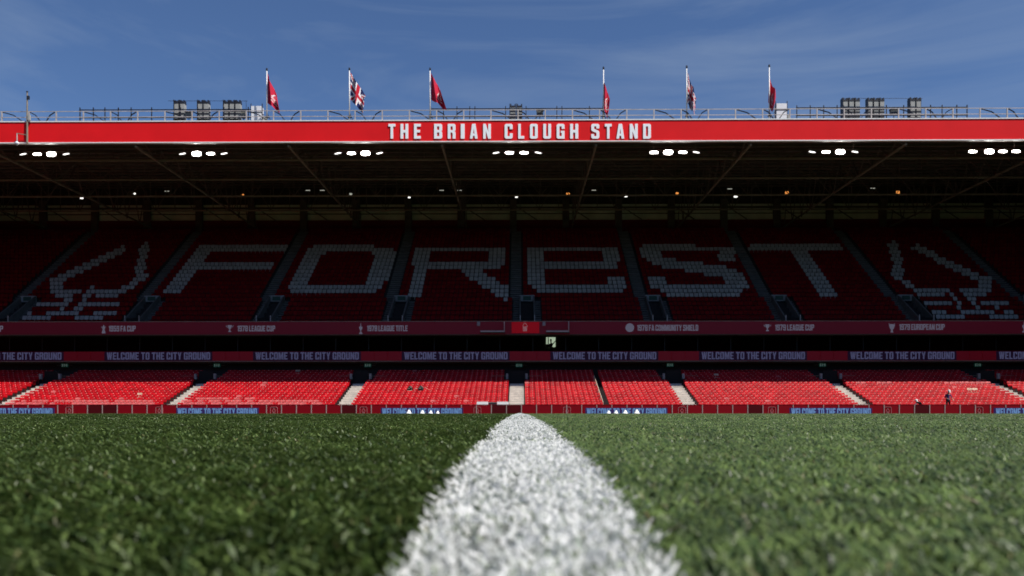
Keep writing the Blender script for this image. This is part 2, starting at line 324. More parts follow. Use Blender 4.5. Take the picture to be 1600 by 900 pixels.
yy = np.unique(np.concatenate([np.linspace(-2, 3, 30), np.linspace(3, 67, 60)])); b = MB()
for y0, y1 in zip(yy, yy[1:]):
    z0, z1 = tops(y0)-BL+.004, tops(y1)-BL+.004
    b.quad((LX-LW,y0,z0),(LX+LW,y0,z0),(LX+LW,y1,z1),(LX-LW,y1,z1))
tag(b.build('line_marking', 'painted_soil'), 'white painted base of the halfway line on the turf', kind='structure')

def blades(n, x0f, y0, y1, width, hmul, painted, seed, fine=True):
    r = np.random.default_rng(seed)
    y = np.sqrt(r.uniform(y0*y0, y1*y1, n))
    if painted: x = LX+r.uniform(-1, 1, n)*LW+r.normal(0, .0022, n)*(1+.6/np.maximum(y, .3)*.5)
    else: x = r.uniform(-1, 1, n)*x0f(y)
    h = (BL*hmul)*r.uniform(.70, 1.05, n)
    right = x > LX
    lean = r.normal(0, .36 if painted else .62, (n, 2))                       # sideways reach of the tip, in blade heights
    # mown bands: on the right the blades lie away from the camera, on the left towards it
    lean[:, 1] += np.where(painted, .1, np.where(right, .80, -.52))
    az = np.arctan2(lean[:, 1], lean[:, 0])+math.pi/2+r.normal(0, .45, n); wv = np.stack([np.cos(az), np.sin(az)], 1)*(width*r.uniform(.6, 1.3, n)/2)[:, None]
    base = np.stack([x, y, tops(y)-BL], 1)
    mid = base.copy(); mid[:, :2] += lean*h[:, None]*.36; mid[:, 2] += h*.66
    tip = base.copy(); tip[:, :2] += lean*h[:, None]; tip[:, 2] += h*r.uniform(.85, 1.0, n)
    st = ((base, .8), (mid, 1.0), (tip, .5)) if fine else ((base+(mid-base)*.4, .9), (tip, .8))
    V = np.empty((n, 2*len(st), 3))
    for k, (p, s_) in enumerate(st):
        V[:, 2*k] = p; V[:, 2*k+1] = p
        V[:, 2*k, :2] -= wv*s_; V[:, 2*k+1, :2] += wv*s_
    return V
def blade_object(name, sets, material, label):
    Vs, Qs, base = [], [], 0
    for V in sets:
        n, m_ = V.shape[:2]; k = base+np.arange(n)[:, None]*m_
        for q in ([0,1,3,2], [2,3,5,4])[:m_//2-1]: Qs.append(k+np.array([q]))
        Vs.append(V.reshape(-1, 3)); base += n*m_
    return tag(link(name, np_mesh(name, np.concatenate(Vs), np.concatenate(Qs), [material], smooth=True)), label, kind='stuff')
wf = lambda y: .80*y+.55
blade_object('grass', [blades(165000, wf, .10, 1.2, .0028, 1.0, False, 1), blades(225000, wf, 1.2, 3.0, .0036, 1.0, False, 2),
                       blades(230000, wf, 3.0, 6.5, .0055, 1.0, False, 3, False), blades(140000, wf, 6.5, 15, .011, 1.0, False, 4, False)],
             'grass', 'short mown green grass blades of the pitch in two mowing bands')
blade_object('halfway_line', [blades(27000, None, .10, 1.2, .0032, 1.10, True, 5), blades(26000, None, 1.2, 3.0, .0036, 1.08, True, 6),
                              blades(11000, None, 3.0, 8, .006, 1.06, True, 7, False), blades(6000, None, 8, 40, .014, 1.06, True, 8, False)],
             'painted_grass', 'white painted grass blades of the halfway line')

# ------------------------------------------------------------------ the grandstand
HX = 72.0
ROOFY = 69.5
stand = thing('grandstand', 'two-tier red and black football grandstand with white seat lettering under a deep roof', 'grandstand', (0,0,0))
# lower tier
LP, LR, LY0, LZ0, LROWS = .72, .227, 69.95, .03, 17
def lz(n): return LZ0+LR*n
AIS_L = [px(807, 70.5)+15.25*k for k in range(-4, 5)]
NARROW = px(945, 70.5)
b = MB()
for n in range(LROWS):
    y0 = LY0-.30+LP*n; y1 = y0+LP
    b.quad((-HX,y0,lz(n)),(HX,y0,lz(n)),(HX,y1,lz(n)),(-HX,y1,lz(n)), 0)
    b.quad((-HX,y0,lz(n)-LR),(HX,y0,lz(n)-LR),(HX,y0,lz(n)),(-HX,y0,lz(n)), 1)
b.build('lower_terrace', ['concrete', 'riser_dark'], stand)
LEND = LY0-.30+LP*LROWS
for k, x in enumerate(AIS_L):
    b = MB()
    for n in range(-1, LROWS-4):
        y0 = LY0-.33+LP*n; z1 = lz(n)+.004
        z1 += .10; b.box(x-.68, x+.68, y0, y0+LP-.012, z1-.165, z1+.02); b.box(x-.66, x+.66, y0+LP*.5, y0+LP-.015, z1+.021, z1+.045)
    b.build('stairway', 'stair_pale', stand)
b = MB()
for n in range(LROWS-5):
    y0 = LY0-.33+LP*n; b.box(NARROW-.16, NARROW+.10, y0, y0+LP-.02, lz(n)-.1, lz(n)+.02)
b.build('stairway', 'stair_pale', stand)
# handrail of the narrow steps
b = MB(); pts = []
for n in (0, 3, 6, 9, 12):
    p = (NARROW-.2, LY0+LP*n, lz(n)); b.bar(p, (p[0], p[1], p[2]+.95), .025); pts.append((p[0], p[1], p[2]+.95))
b.path(pts, .03); b.build('handrail', 'bag_strap', stand)
# lower vomitory mouths: black box in place of the inner shade, with pale bollard posts at its sides
for k, x in enumerate(AIS_L):
    vo = b = MB(); yv = LY0+LP*12.6; z0 = lz(10)
    b.box(x-.72, x+.72, yv, yv+.25, z0, lz(17)+.3, 0)
    o = b.build('vomitory', 'black_cloth_and_shade', stand)
    for s_ in (-1, 1):
        b = MB(); b.box(x+s_*.95-.11, x+s_*.95+.11, yv-.30, yv-.05, lz(12)+.62, lz(12)+1.15); b.build('gate_post', 'stair_grey', o)
        b = MB(); b.bar((x+s_*1.06, yv-.2, lz(12)+.92), (x+s_*2.4, yv-.2, lz(12)+.92), .02); b.build('rail', 'steel_pale', o)
# rear wall of the lower tier, soffit, boxes
b = MB(); b.box(-HX, HX, LEND, LEND+.3, lz(LROWS-1), 5.35); b.build('rear_wall', 'riser_dark', stand)
RY = 80.5
zr0, zr1 = pz(800, 563.5, RY), pz(800, 550.5, RY)
b = MB(); b.box(-HX, HX, RY+.25, 90, zr0-.22, zr0+.05); b.build('box_floor', 'box_dark', stand)
b = MB(); b.box(-HX, HX, RY+.03, RY+.22, zr0+.0, zr1+.10); ribbon = b.build('ribbon_board', 'ribbon_red', stand)
b = MB(); b.box(-HX, HX, RY-.02, RY+.05, zr0-.09, zr0-.02); b.build('ledge', 'steel_pale', ribbon)
PER = 232.3
for k in range(-1, 8):
    u0, u1 = 167+PER*k-2*(k < 0), 328.5+PER*k+max(0, k-4)*1.2
    x0, x1 = px(u0, RY), px(u1, RY)
    b = MB(); b.box(x0-.25, x1+.2, RY-.005, RY+.028, zr0+.01, zr1+.08); bk = b.build('screen', 'ribbon_navy', ribbon)
    b = MB(); text(b, 'WELCOME TO THE CITY GROUND', x0, x1, zr0+.12, zr1+.02, RY-.02, 0); b.build('lettering', 'text_lilac', ribbon)
    for q in (.33, .66):
        xm = x1+.2+(px(167+PER*(k+1), RY)-x1-.45)*q
        b = MB(); b.box(xm-.02, xm+.02, RY+.02, RY+.029, zr0+.02, zr1+.08); b.build('seam', 'wall_red', ribbon)
# glazed boxes behind the ribbon
zb0, zb1 = zr1+.12, pz(800, 523, 81.6)+.35
b = MB(); b.quad((-HX,88.2,zr0),(HX,88.2,zr0),(HX,88.2,9.0),(-HX,88.2,9.0)); b.build('box_rear_wall', 'box_dark', stand)
b = MB(); b.box(-HX, HX, 82.0, 90, zb1, zb1+.15); b.build('box_ceiling', 'box_dark', stand)
glaz = bpy.data.objects.new('glazing', None); COL.objects.link(glaz); glaz.parent = stand
pw = 3.333; nP = int(HX*2/pw)
pane_me = MB().box(-pw/2+.03, pw/2-.03, 0, .02, zb0+.02, zb1-.02).build('pane', 'glass_tinted', glaz)
mul_me = MB().box(-.03, .03, -.02, .05, zb0, zb1).build('mullion', 'mullion', glaz)
for i in range(nP):
    x = -HX+pw*(i+.5)
    if i == 0: pane_me.location = (x, 81.9, 0); mul_me.location = (x-pw/2, 81.9, 0)
    else:
        o = pane_me.copy(); COL.objects.link(o); o.location = (x, 81.9, 0)
        o = mul_me.copy(); COL.objects.link(o); o.location = (x-pw/2, 81.9, 0)
# daylit window at the back of one box
wx0, wx1 = px(853.5, 88), px(868, 88); wz0, wz1 = pz(860, 542, 88), pz(860, 526.8, 88)
dw = MB().box(wx0, wx1, 88.12, 88.19, wz0, wz1).build('window', 'day_window', stand); tag(dw, 'small daylit window behind the dark glazing')
MB().box(wx0+.17, wx0+.27, 88.05, 88.11, wz0, wz1).build('frame', 'box_dark', dw)
b = MB(); b.add([(wx0-.02,88.06,wz0-.02),(wx1-.33,88.06,wz0-.02),(wx0+.62,88.06,wz0+.34),(wx0-.02,88.06,wz0+.30)], [(0,1,2,3)]); b.build('blind', 'box_dark', dw)

# balcony front of the upper tier
BY = 80.9
def bz(u, v): return pz(u, v, BY)
zf0, zf1 = bz(800, 522), bz(800, 502.5)
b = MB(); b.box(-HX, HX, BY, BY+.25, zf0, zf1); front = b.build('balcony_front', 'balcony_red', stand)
MB().box(-HX, HX, BY-.03, BY+.28, zf1, zf1+.06).build('coping', 'steel_pale', front)
MB().box(-HX, HX, BY+.02, 82.6, zf0-.10, zf0-.01).build('soffit', 'box_dark', front)
def frn(s, u0, u1, v0=507.5, v1=518.0):
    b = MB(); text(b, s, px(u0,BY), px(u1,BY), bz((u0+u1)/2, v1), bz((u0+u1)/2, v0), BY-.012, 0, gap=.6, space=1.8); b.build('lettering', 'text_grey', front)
frn('1959 FA CUP', 170, 212, 509, 518); frn('1978 LEAGUE CUP', 371, 430, 508.8, 517.8); frn('1978 LEAGUE TITLE', 573.5, 637, 508.5, 517.5)
frn('1978 FA COMMUNITY SHIELD', 995.5, 1091, 507.5, 516.8); frn('1979 LEAGUE CUP', 1211, 1272, 507, 516.4); frn('1979 EUROPEAN CUP', 1405, 1476, 506.3, 515.5)
frn('FA CUP', -26, 5, 509, 518.5)
def icon(shapes, uc, vc, k=1.0, mi='text_grey'):
    b = MB()
    for sh in shapes:
        outline(b, [(p[0]*k, p[1]*k) for p in sh], [], lambda q: px(uc, BY)+q*BY/FPX, lambda q: bz(uc, vc)+q*BY/FPX, BY-.012, 0)
    return b.build('trophy_emblem', mi, front)
CUP_LEAGUE = [[(-3.4,4.5),(-2.4,0),(-.8,-2),(-.8,-4),(.8,-4),(.8,-2),(2.4,0),(3.4,4.5)], [(-2.6,-6.2),(2.6,-6.2),(1.6,-4.05),(-1.6,-4.05)],
              [(-5.8,4.2),(-5.6,2.4),(-3.6,.6),(-3.2,1.6),(-4.9,3),(-4.9,4.2)], [(5.8,4.2),(4.9,4.2),(4.9,3),(3.2,1.6),(3.6,.6),(5.6,2.4)]]
CUP_FA = [[(-1.8,3.5),(-2.2,1),(-1.2,-.8),(-2.2,-3),(2.2,-3),(1.2,-.8),(2.2,1),(1.8,3.5),(0,6.6)], [(-3,-7),(3,-7),(2.4,-3.05),(-2.4,-3.05)], [(-3.6,4),(-3.4,1.8),(-2.3,1.8),(-2.6,3.4)], [(3.6,4),(2.6,3.4),(2.3,1.8),(3.4,1.8)]]
CUP_TITLE = [[(-2.6,3),(-2.6,0),(-1,-2.4),(-.6,-5.6),(.6,-5.6),(1,-2.4),(2.6,0),(2.6,3)], [(-2.8,-8.4),(2.8,-8.4),(1.8,-5.65),(-1.8,-5.65)], [(-1,3.05),(1,3.05),(.5,5),(.4,8.4),(-.4,8.4),(-.5,5)]]
CUP_EURO = [[(-3.6,5),(-4.2,2),(-3.2,-1.4),(-1.2,-4),(1.2,-4),(3.2,-1.4),(4.2,2),(3.6,5)], [(-2.2,-8),(2.2,-8),(1.2,-4.05),(-1.2,-4.05)], [(-4.6,6.4),(-4.8,2.4),(-4.3,2.4),(-3.9,6.4)], [(4.6,6.4),(3.9,6.4),(4.3,2.4),(4.8,2.4)]]
DISC = [[(6.8*math.cos(2*math.pi*i/20), 6.8*math.sin(2*math.pi*i/20)) for i in range(20)]]
icon(CUP_FA, 162, 514); icon(CUP_LEAGUE, 359, 512.5); icon(CUP_TITLE, 563.7, 513.5); icon(DISC, 984, 512); icon(CUP_LEAGUE, 1199, 511.3); icon(CUP_EURO, 1393.5, 511.5); icon(CUP_TITLE, 1600, 511)
# centre crest panel and the two recessed camera bays
cx0, cx1 = px(799.5, BY), px(842.5, BY)
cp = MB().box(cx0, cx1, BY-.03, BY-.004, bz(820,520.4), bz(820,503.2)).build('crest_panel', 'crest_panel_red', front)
def crest(parent, uc, vc, y, k, m1, thin=.45):
    """tree over water: a rounded outlined crown, trunk and rows of waves"""
    X = lambda q: px(uc, y)+q*k*y/FPX; Z = lambda q: pz(uc, vc, y)+q*k*y/FPX
    tri = [(0,4.2),(-1.2,3.7),(-3.6,-.4),(-3.0,-1.6),(3.0,-1.6),(3.6,-.4),(1.2,3.7)]
    b = MB(); P = [(X(a), y, Z(c)) for a, c in tri]
    b.path(P+[P[0]], thin*k*y/FPX); 
    for i, dz in enumerate((-3.0, -4.6, -6.2, -7.8)): b.box(X(-3.2), X(3.2), y-.01, y, Z(dz-.5), Z(dz+.5))
    for sx in (-1.2, 1.2): b.box(X(sx-.4), X(sx+.4), y-.01, y, Z(6.0), Z(6.8))
    return b.build('crest', m1, parent)
crest(cp, 820.3, 509, BY-.04, 1.0, 'crest_pale')
for u0, u1 in ((751, 789), (853, 889)):
    b = MB(); x0, x1 = px(u0,BY), px(u1,BY)
    b.box(x0, x1, BY-.62, BY-.02, bz(800,520.6), bz(800,519.7)); bay = b.build('camera_bay', 'box_dark', front)
    b = MB(); b.box(x0, x1, BY-.62, BY-.58, bz(800,518.6), bz(800,517.4)); b.box(x1-.09, x1-.02, BY-.62, BY-.07, bz(800,518.6), bz(800,503)); b.box(x0, x1, BY-.62, BY-.07, bz(800,519.6), bz(800,518.7)); b.build('bay_rail', 'rail_galv', bay)
    b = MB(); b.box(x0-.35, x0-.05, BY-.3, BY-.08, bz(800,509.5), bz(800,503)); b.build('junction_box', 'stair_grey', bay)

# upper tier terrace
UP, UR, UY0, UZ0, UROWS = .80, .57, 81.75, zf1-.45, 25
def uz(n): return UZ0+UR*n
AIS_U = [px(806, 87)+13.33*k for k in range(-6, 7)]
VOM = [px(824, 82)+13.33*k for k in range(-6, 7)]
b = MB()
for n in range(UROWS):
    y0 = UY0-.35+UP*n; y1 = y0+UP
    b.quad((-HX,y0,uz(n)),(HX,y0,uz(n)),(HX,y1,uz(n)),(-HX,y1,uz(n)), 0)
    b.quad((-HX,y0,uz(n)-UR),(HX,y0,uz(n)-UR),(HX,y0,uz(n)),(-HX,y0,uz(n)), 1)
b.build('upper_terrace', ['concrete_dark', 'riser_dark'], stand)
for x, xv in zip(AIS_U, VOM):
    for n0, n1, xa, xb in ((6, UROWS, x-.60, x+.60), (0, 6, xv-1.45, xv-.81), (0, 6, xv+.81, xv+1.40)):
        b = MB()
        for n in range(n0, n1):
            for h in (0, 1):
                y0 = UY0-.38+UP*(n+.5*h); z1 = uz(n)+UR*.5*h
                b.box(xa, xb, y0, y0+UP*.5-.02, z1-.13, z1+.03)
        b.build('stairway', 'stair_dark', stand)
    # mouth: two raking side walls, lintel with sign, black boxes in place of the inner shade, two posts at the front
    b = MB(); yb = UY0+UP*5.2
    for s_ in (-1, 1):
        x0, x1 = (xv+s_*.66, xv+s_*.80) if s_ > 0 else (xv-.80, xv-.66)
        b.add([(x0,UY0-.3,UZ0),(x1,UY0-.3,UZ0),(x1,yb,UZ0),(x0,yb,UZ0),(x0,UY0-.3,UZ0+.9),(x1,UY0-.3,UZ0+.9),(x1,yb,uz(5)+.95),(x0,yb,uz(5)+.95)],
              [(0,3,2,1),(4,5,6,7),(0,1,5,4),(1,2,6,5),(2,3,7,6),(3,0,4,7)])
    vm = b.build('vomitory', 'stair_dark', stand)
    MB().box(xv-.655, xv+.655, UY0-.2, yb, UZ0+.02, UZ0+.9).build('opening', 'black_cloth_and_shade', vm)
    MB().box(xv-.655, xv+.655, yb-.12, yb, UZ0+.92, uz(5)+.30).build('opening', 'black_cloth_and_shade', vm)
    MB().box(xv-.80, xv+.80, yb-.15, yb+.2, uz(5)+.31, uz(5)+.96).build('lintel', 'stair_grey', vm)
    sg = MB().box(xv-.42, xv+.42, yb-.20, yb-.155, uz(5)+.42, uz(5)+.85).build('sign', 'sign_green', vm)
    for s_ in (-1, 1): MB().box(xv+s_*.72-.035, xv+s_*.72+.035, UY0-.42, UY0-.34, UZ0+.0, UZ0+1.15).build('post', 'rail_galv', vm)
# rear wall: red band, cream cladding strip between columns
UEND = UY0-.35+UP*UROWS; zt = uz(UROWS-1)
RYB = UEND+1.2
MB().box(-HX, HX, RYB, RYB+.3, zt-1, pz(800, 344, RYB)).build('rear_wall', 'rear_red', stand)
cl = MB().box(-HX, HX, RYB+.4, RYB+.6, pz(800,344.5,RYB), pz(800,318,RYB)).build('rear_cladding', 'rear_cream', stand)
b = MB(); b.box(-HX, HX, RYB+.3, RYB+.38, pz(800,333.5,RYB), pz(800,332.3,RYB)); b.box(-HX, HX, RYB+.3, RYB+.38, pz(800,325,RYB), pz(800,322,RYB)); b.build('cladding_rail', 'steel_dark', cl)
MB().box(-HX, HX, RYB+.4, RYB+.6, pz(800,317.9,RYB), pz(800,300,RYB)+1).build('rear_cladding', 'roof_dark', stand)
for k in range(-10, 11):
    x = px(718+84, RYB)+6.667*k
    if abs(x) < HX-1:
        MB().box(x-.42, x+.42, RYB-.25, RYB+.25, zt, pz(800,312,RYB)).build('column', 'steel_dark', stand)
        b = MB(); b.bar((x+.4, RYB+.2, pz(800,322,RYB)), (x+3.0, RYB+.2, pz(800,343,RYB)), .07); b.build('brace', 'steel_dark', stand)
for s_ in (-1, 1): MB().box(s_*HX-.15, s_*HX+.15, LY0-.2, RYB+.6, -.2, 28).build('unseen_gable_wall', 'riser_dark', stand)  # end walls out of view, added to keep side light out

# roof
zq0, zq1 = pz(800, 221.0, ROOFY), pz(800, 187.5, ROOFY)
roof = bpy.data.objects.new('roof', None); COL.objects.link(roof); roof.parent = stand
zs0, zs1 = zq0+.35, pz(800, 300, RYB)+.6
b = MB(); b.quad((-HX,ROOFY+.22,zs0),(HX,ROOFY+.22,zs0),(HX,RYB+.7,zs1),(-HX,RYB+.7,zs1)); b.build('soffit', 'roof_dark', roof)
b = MB(); b.quad((-HX,ROOFY+1.6,zq1-.1),(HX,ROOFY+1.6,zq1-.1),(HX,RYB+.7,zs1+.3),(-HX,RYB+.7,zs1+.3)); b.quad((-HX,RYB+.7,zt-1),(HX,RYB+.7,zt-1),(HX,RYB+.7,zs1+.3),(-HX,RYB+.7,zs1+.3))
b.box(-HX, HX, ROOFY+.22, ROOFY+1.6, zq1-.25, zq1-.05)
b.build('roof_covering', 'roof_top', roof)
fas = MB().box(-HX, HX, ROOFY, ROOFY+.2, zq0+.05, zq1-.06).build('fascia', 'fascia_red', roof)
MB().box(-HX, HX, ROOFY-.05, ROOFY+.25, zq0-.04, zq0+.045).build('fascia_trim', 'trim_white', roof)
MB().box(-HX, HX, ROOFY-.05, ROOFY+.25, zq1-.055, zq1+.04).build('fascia_trim', 'trim_white', roof)
LET = [('T',607,617.8),('H',626,638),('E',647,657.6),('B',678.4,691),('R',699.7,711.8),('I',720,726),('A',734.3,746.5),('N',755,767),('C',788.5,801),('L',809.7,819.2),('O',828,840.2),
       ('U',848.8,861),('G',869.7,882),('H',890.7,903.4),('S',923.8,936.3),('T',945,955.7),('A',963,975.3),('N',983.8,996.3),('D',1004.7,1016.9)]
for c, u0, u1 in LET:
    a, o_, h_ = G[c]; x0, x1 = px(u0,ROOFY), px(u1,ROOFY); z0, z1 = pz(u0,217.0,ROOFY), pz(u0,193.9,ROOFY)
    b = MB(); outline(b, o_, h_, lambda q: x0+q*(x1-x0)/a, lambda q: z0+q*(z1-z0)/10, ROOFY-.07, .068)
    tag(b.build('letter', 'letter_white', fas), 'white capital letter '+c+' on the red roof fascia')
for k in range(-6, 7):          # trusses running back under the roof
    x = px(690, ROOFY)+13.33*k
    if abs(x) > HX: continue
    zl = zs0-.55
    b = MB(); b.bar((x, ROOFY+.4, zl), (x, RYB, zl+.3), .11); tr_ = b.build('truss', 'steel_pale', roof)
    b = MB()
    for j in range(10):
        y0 = ROOFY+.6+j*3.2; b.bar((x, y0, zl), (x, y0+1.6, zs0+(zs1-zs0)*(y0+1.6-ROOFY)/(RYB-ROOFY)-.05), .06); b.bar((x, y0+3.2, zl+.1), (x, y0+1.6, zs0+(zs1-zs0)*(y0+1.6-ROOFY)/(RYB-ROOFY)-.05), .06)
    b.build('truss_lacing', 'steel_dark', roof)
for y in (74.6, 80.8, 87.0, 93.2):          # lattice girders running along the stand
    zl = zs0-.30; zu = zs0+(zs1-zs0)*(y-ROOFY)/(RYB-ROOFY)-.1
    gd = MB().bar((-HX, y, zl), (HX, y, zl), .11).build('girder', 'steel_pale', roof); b = MB(); x = -HX+1; i = 0
    while x < HX-2.3:
        b.bar((x, y, zl), (x, y, zu), .05); b.bar((x, y, zl if i % 2 else zu), (x+2.22, y, zu if i % 2 else zl), .05); x += 2.22; i += 1
    b.build('lacing', 'steel_dark', gd)
for j in range(14):
    y = ROOFY+1.2+j*2.3; z = zs0+(zs1-zs0)*(y-ROOFY)/(RYB-ROOFY)-.12
    MB().box(-HX, HX, y-.08, y+.08, z-.14, z+.05).build('purlin', 'steel_dark', roof)

# ------------------------------------------------------------------ seats
def seat_geometry(detail):
    W = .228 if detail else .212
    xs_ = [-W, -W*.45, W*.45, W] if detail else [-W, W]
    prof = [(.01,.565),(.04,.62),(.055,.69),(.075,.735),(.115,.738),(.125,.70)] if detail else [(-.02,.36),(.055,.69),(.09,.74),(.125,.70)]
    V, Q = [], []
    for (y, z) in prof:
        for x in xs_: V.append((x, y-.05*(x/W)**2+ (.012 if detail else 0), z-.018*(x/W)**2*(1 if z > .68 else 0)))
    n = len(xs_)
    for i in range(len(prof)-1):
        for j in range(n-1): Q.append((i*n+j, i*n+j+1, (i+1)*n+j+1, (i+1)*n+j))
    b0 = len(V)                     # tipped-up pan in front of the back
    pan = [(-.10,.26),(-.14,.29),(-.10,.49),(-.06,.51),(-.05,.47)] if detail else [(-.12,.30),(-.10,.60),(-.05,.60)]
    for (y, z) in pan:
        for x in (-W*.92, W*.92): V.append((x, y, z))
    for i in range(len(pan)-1): Q.append((b0+2*i, b0+2*i+1, b0+2*i+3, b0+2*i+2))
    b1 = len(V)                     # bracket under the pan
    for y, z in ((-.02,.0),(.03,.0),(.03,.40),(-.02,.40)):
        V.append((-.02, y, z))
    for y, z in ((-.02,.0),(.03,.0),(.03,.40),(-.02,.40)):
        V.append((.02, y, z))
    Q += [(b1,b1+1,b1+2,b1+3),(b1+7,b1+6,b1+5,b1+4),(b1+3,b1+7,b1+4,b1)]
    npl = len(Q)
    if detail:                      # small pale number plate on the back
        b2 = len(V); V += [(-.034,.030,.680),(.034,.030,.680),(.034,.042,.722),(-.034,.042,.722)]; Q.append((b2,b2+1,b2+2,b2+3))
    return np.array(V, float), np.array(Q), npl
GEO, GEO2 = seat_geometry(True), seat_geometry(False); SV, SQ, SN = GEO
def seat_mass(name, spots, mis, geo, mats, label):
    V0, Q0, npl = geo; P = np.array(spots); n = len(P)
    r = np.random.default_rng(11); sc = 1+r.normal(0, .012, (n, 1, 1)); tilt = r.normal(0, .02, n)
    V = V0[None]*sc+P[:, None, :]
    V[:, :, 1] += (V0[None, :, 2])*tilt[:, None]; V[:, :, 0] += r.normal(0, .006, (n, 1))
    Q = Q0[None]+(np.arange(n)*len(V0))[:, None, None]
    M = np.repeat(np.array(mis)[:, None], len(Q0), 1); M[:, npl:] = len(mats)-1
    me = np_mesh(name, V.reshape(-1, 3), Q.reshape(-1, 4), mats, M.ravel(), smooth=True)
    return tag(link(name, me), label, kind='stuff')
SP = .491
def in_gap(x, gaps, half): return any(abs(x-g) < half for g in gaps)
low, lmi, single = [], [], []
edges_l = AIS_L
for n in range(LROWS):
    for k in range(-1, len(AIS_L)):
        x0 = AIS_L[k]+.71 if k >= 0 else -HX+.3; x1 = AIS_L[k+1]-.71 if k+1 < len(AIS_L) else HX-.3
        if n >= 12 and k >= 0: x0 += .5
        if n >= 12 and k+1 < len(AIS_L): x1 -= .5
        cnt = int((x1-x0)/SP); pad = (x1-x0-cnt*SP)/2
        for i in range(cnt):
            x = x0+pad+SP*(i+.5); y = LY0+LP*n; z = lz(n)
            if abs(x-NARROW) < .27: continue
            u, v = to_px(x, y, z+.7)
            if u < -60 or u > 1660: continue
            mi = 0; q = random.random()
            if n <= 2 and (u < 240 or 286 < u < 508): mi = 1 if q < (.93 if n < 2 else .75) else 0
            elif n == 3 and 296 < u < 400: mi = 1 if q < .8 else 0
            elif n == 10 and (1338 < u < 1392 or 1470 < u < 1560): mi = 1 if q < .7 else 0
            elif n == 0 and 690 < u < 745: mi = 1
            elif q < .005: mi = 1
            elif q < .0062: mi = 2
            if n == 7 and 1508 < u < 1530: mi = 2
            (single if n in (1, 2) and 100 < u < 1480 else low).append((x, y, z)) if True else 0
            if n in (1, 2) and 100 < u < 1480: single[-1] = (x, y, z, n, k, mi)
            else: lmi.append(mi)
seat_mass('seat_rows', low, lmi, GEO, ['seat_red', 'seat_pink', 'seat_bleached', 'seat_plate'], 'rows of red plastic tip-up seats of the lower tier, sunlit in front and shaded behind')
# the front two full rows, seat by seat
def ordinal(n): return '%d%s' % (n, 'th' if 10 <= n % 100 <= 20 else {1:'st', 2:'nd', 3:'rd'}.get(n % 10, 'th'))
STAIRS = {-3:'third stairs left of centre', -2:'second stairs left of centre', -1:'first stairs left of centre', 0:'central white stairs', 1:'first stairs right of centre', 2:'second stairs right of centre', 3:'third stairs right of centre'}
smesh = {}
for mi, mn in enumerate(('seat_red', 'seat_pink', 'seat_bleached')):
    smesh[mi] = np_mesh('stadium_seat', SV, SQ, [mn, 'seat_plate'], (np.arange(len(SQ)) >= SN).astype(int), smooth=True)
single.sort(key=lambda s_: (abs(s_[0])))
for (x, y, z, n, k, mi) in single[:300]:
    o = link('stadium_seat', smesh[mi]); o.location = (x+random.gauss(0, .006), y, z); o.rotation_euler = (random.gauss(0, .02), 0, random.gauss(0, .02))
    ka = k-4 if x > 0 else k-3                       # the nearest stairs on the centre side
    cnt_ = int((abs(x-AIS_L[ka+4])-.66)/SP)+1
    tag(o, ('red', 'faded pink', 'bleached pale')[mi]+' seat, '+('second' if n == 1 else 'third')+' row, '+ordinal(cnt_)+(' right' if x > AIS_L[ka+4] else ' left')+' of the '+STAIRS[ka], 'seat', 'front seats of the lower tier')
rest = single[300:]
if rest: seat_mass('seat_rows', [s_[:3] for s_ in rest], [s_[5] for s_ in rest], GEO, ['seat_red', 'seat_pink', 'seat_bleached', 'seat_plate'], 'outer ends of the front rows of red seats')

# white seats spell the lettering: the outline of each letter on the seating, in photo pixels
POLY = [  # (outer, holes)
 [(250,461),(275,461),(336,381),(311,381)], [(311,381),(449,381),(445,393.5),(303,393.5)], [(290,406.5),(430,406.5),(423,419.5),(283,419.5)],
 [(651,384),(671,384),(671,412),(661,461),(636,461)], [(651,384),(785,384),(791,388),(791,394),(651,394)], [(763,392),(791,392),(789,412),(781,420),(766,420)], [(666,409),(786,409),(780,422.5),(664,422.5)], [(716,421),(752,421),(794.5,449),(794.5,475)],
 [(825,384),(851,384),(851,447),(851,460),(846,460),(826,446)], [(825,384),(955,384),(964,388),(966,391.5),(825,391.5)], [(939,388),(964,388),(968,405),(960,421),(942,421)], [(845,409),(964,409),(959,421.5),(845,421.5)], [(845,446),(977,446),(974,454),(960,460),(845,460)], [(950,431),(975,431),(979,448),(945,448)],
 [(1002,383),(1146,383),(1148,391.5),(1000,391.5)], [(1001,384),(1028,388),(1034,400),(1076,408),(1080,422),(1040,420),(1012,409),(1001,398)], [(1121,388),(1147,388),(1149,407),(1124,407)], [(1060,408),(1080,408),(1138,416),(1160,428),(1169,440),(1169,449),(1153,460),(1130,460),(1137,443),(1128,434),(1105,429),(1072,424)],
 [(1012,431),(1038,431),(1049,446),(1140,446),(1140,460),(1042,460),(1018,448)],
 [(1168,381),(1313,381),(1317,390.5),(1172,390.5)], [(1236,389),(1262,389),(1307,460),(1280,460)],
]
O_OUT = [(446,450),(457,460.5),(575,460.5),(598,451),(607,430),(617,394),(614,384),(490,384),(474,396)]; O_IN = [(479,444),(569,444),(575,438),(588,400),(583,394),(508,394),(498,402)]
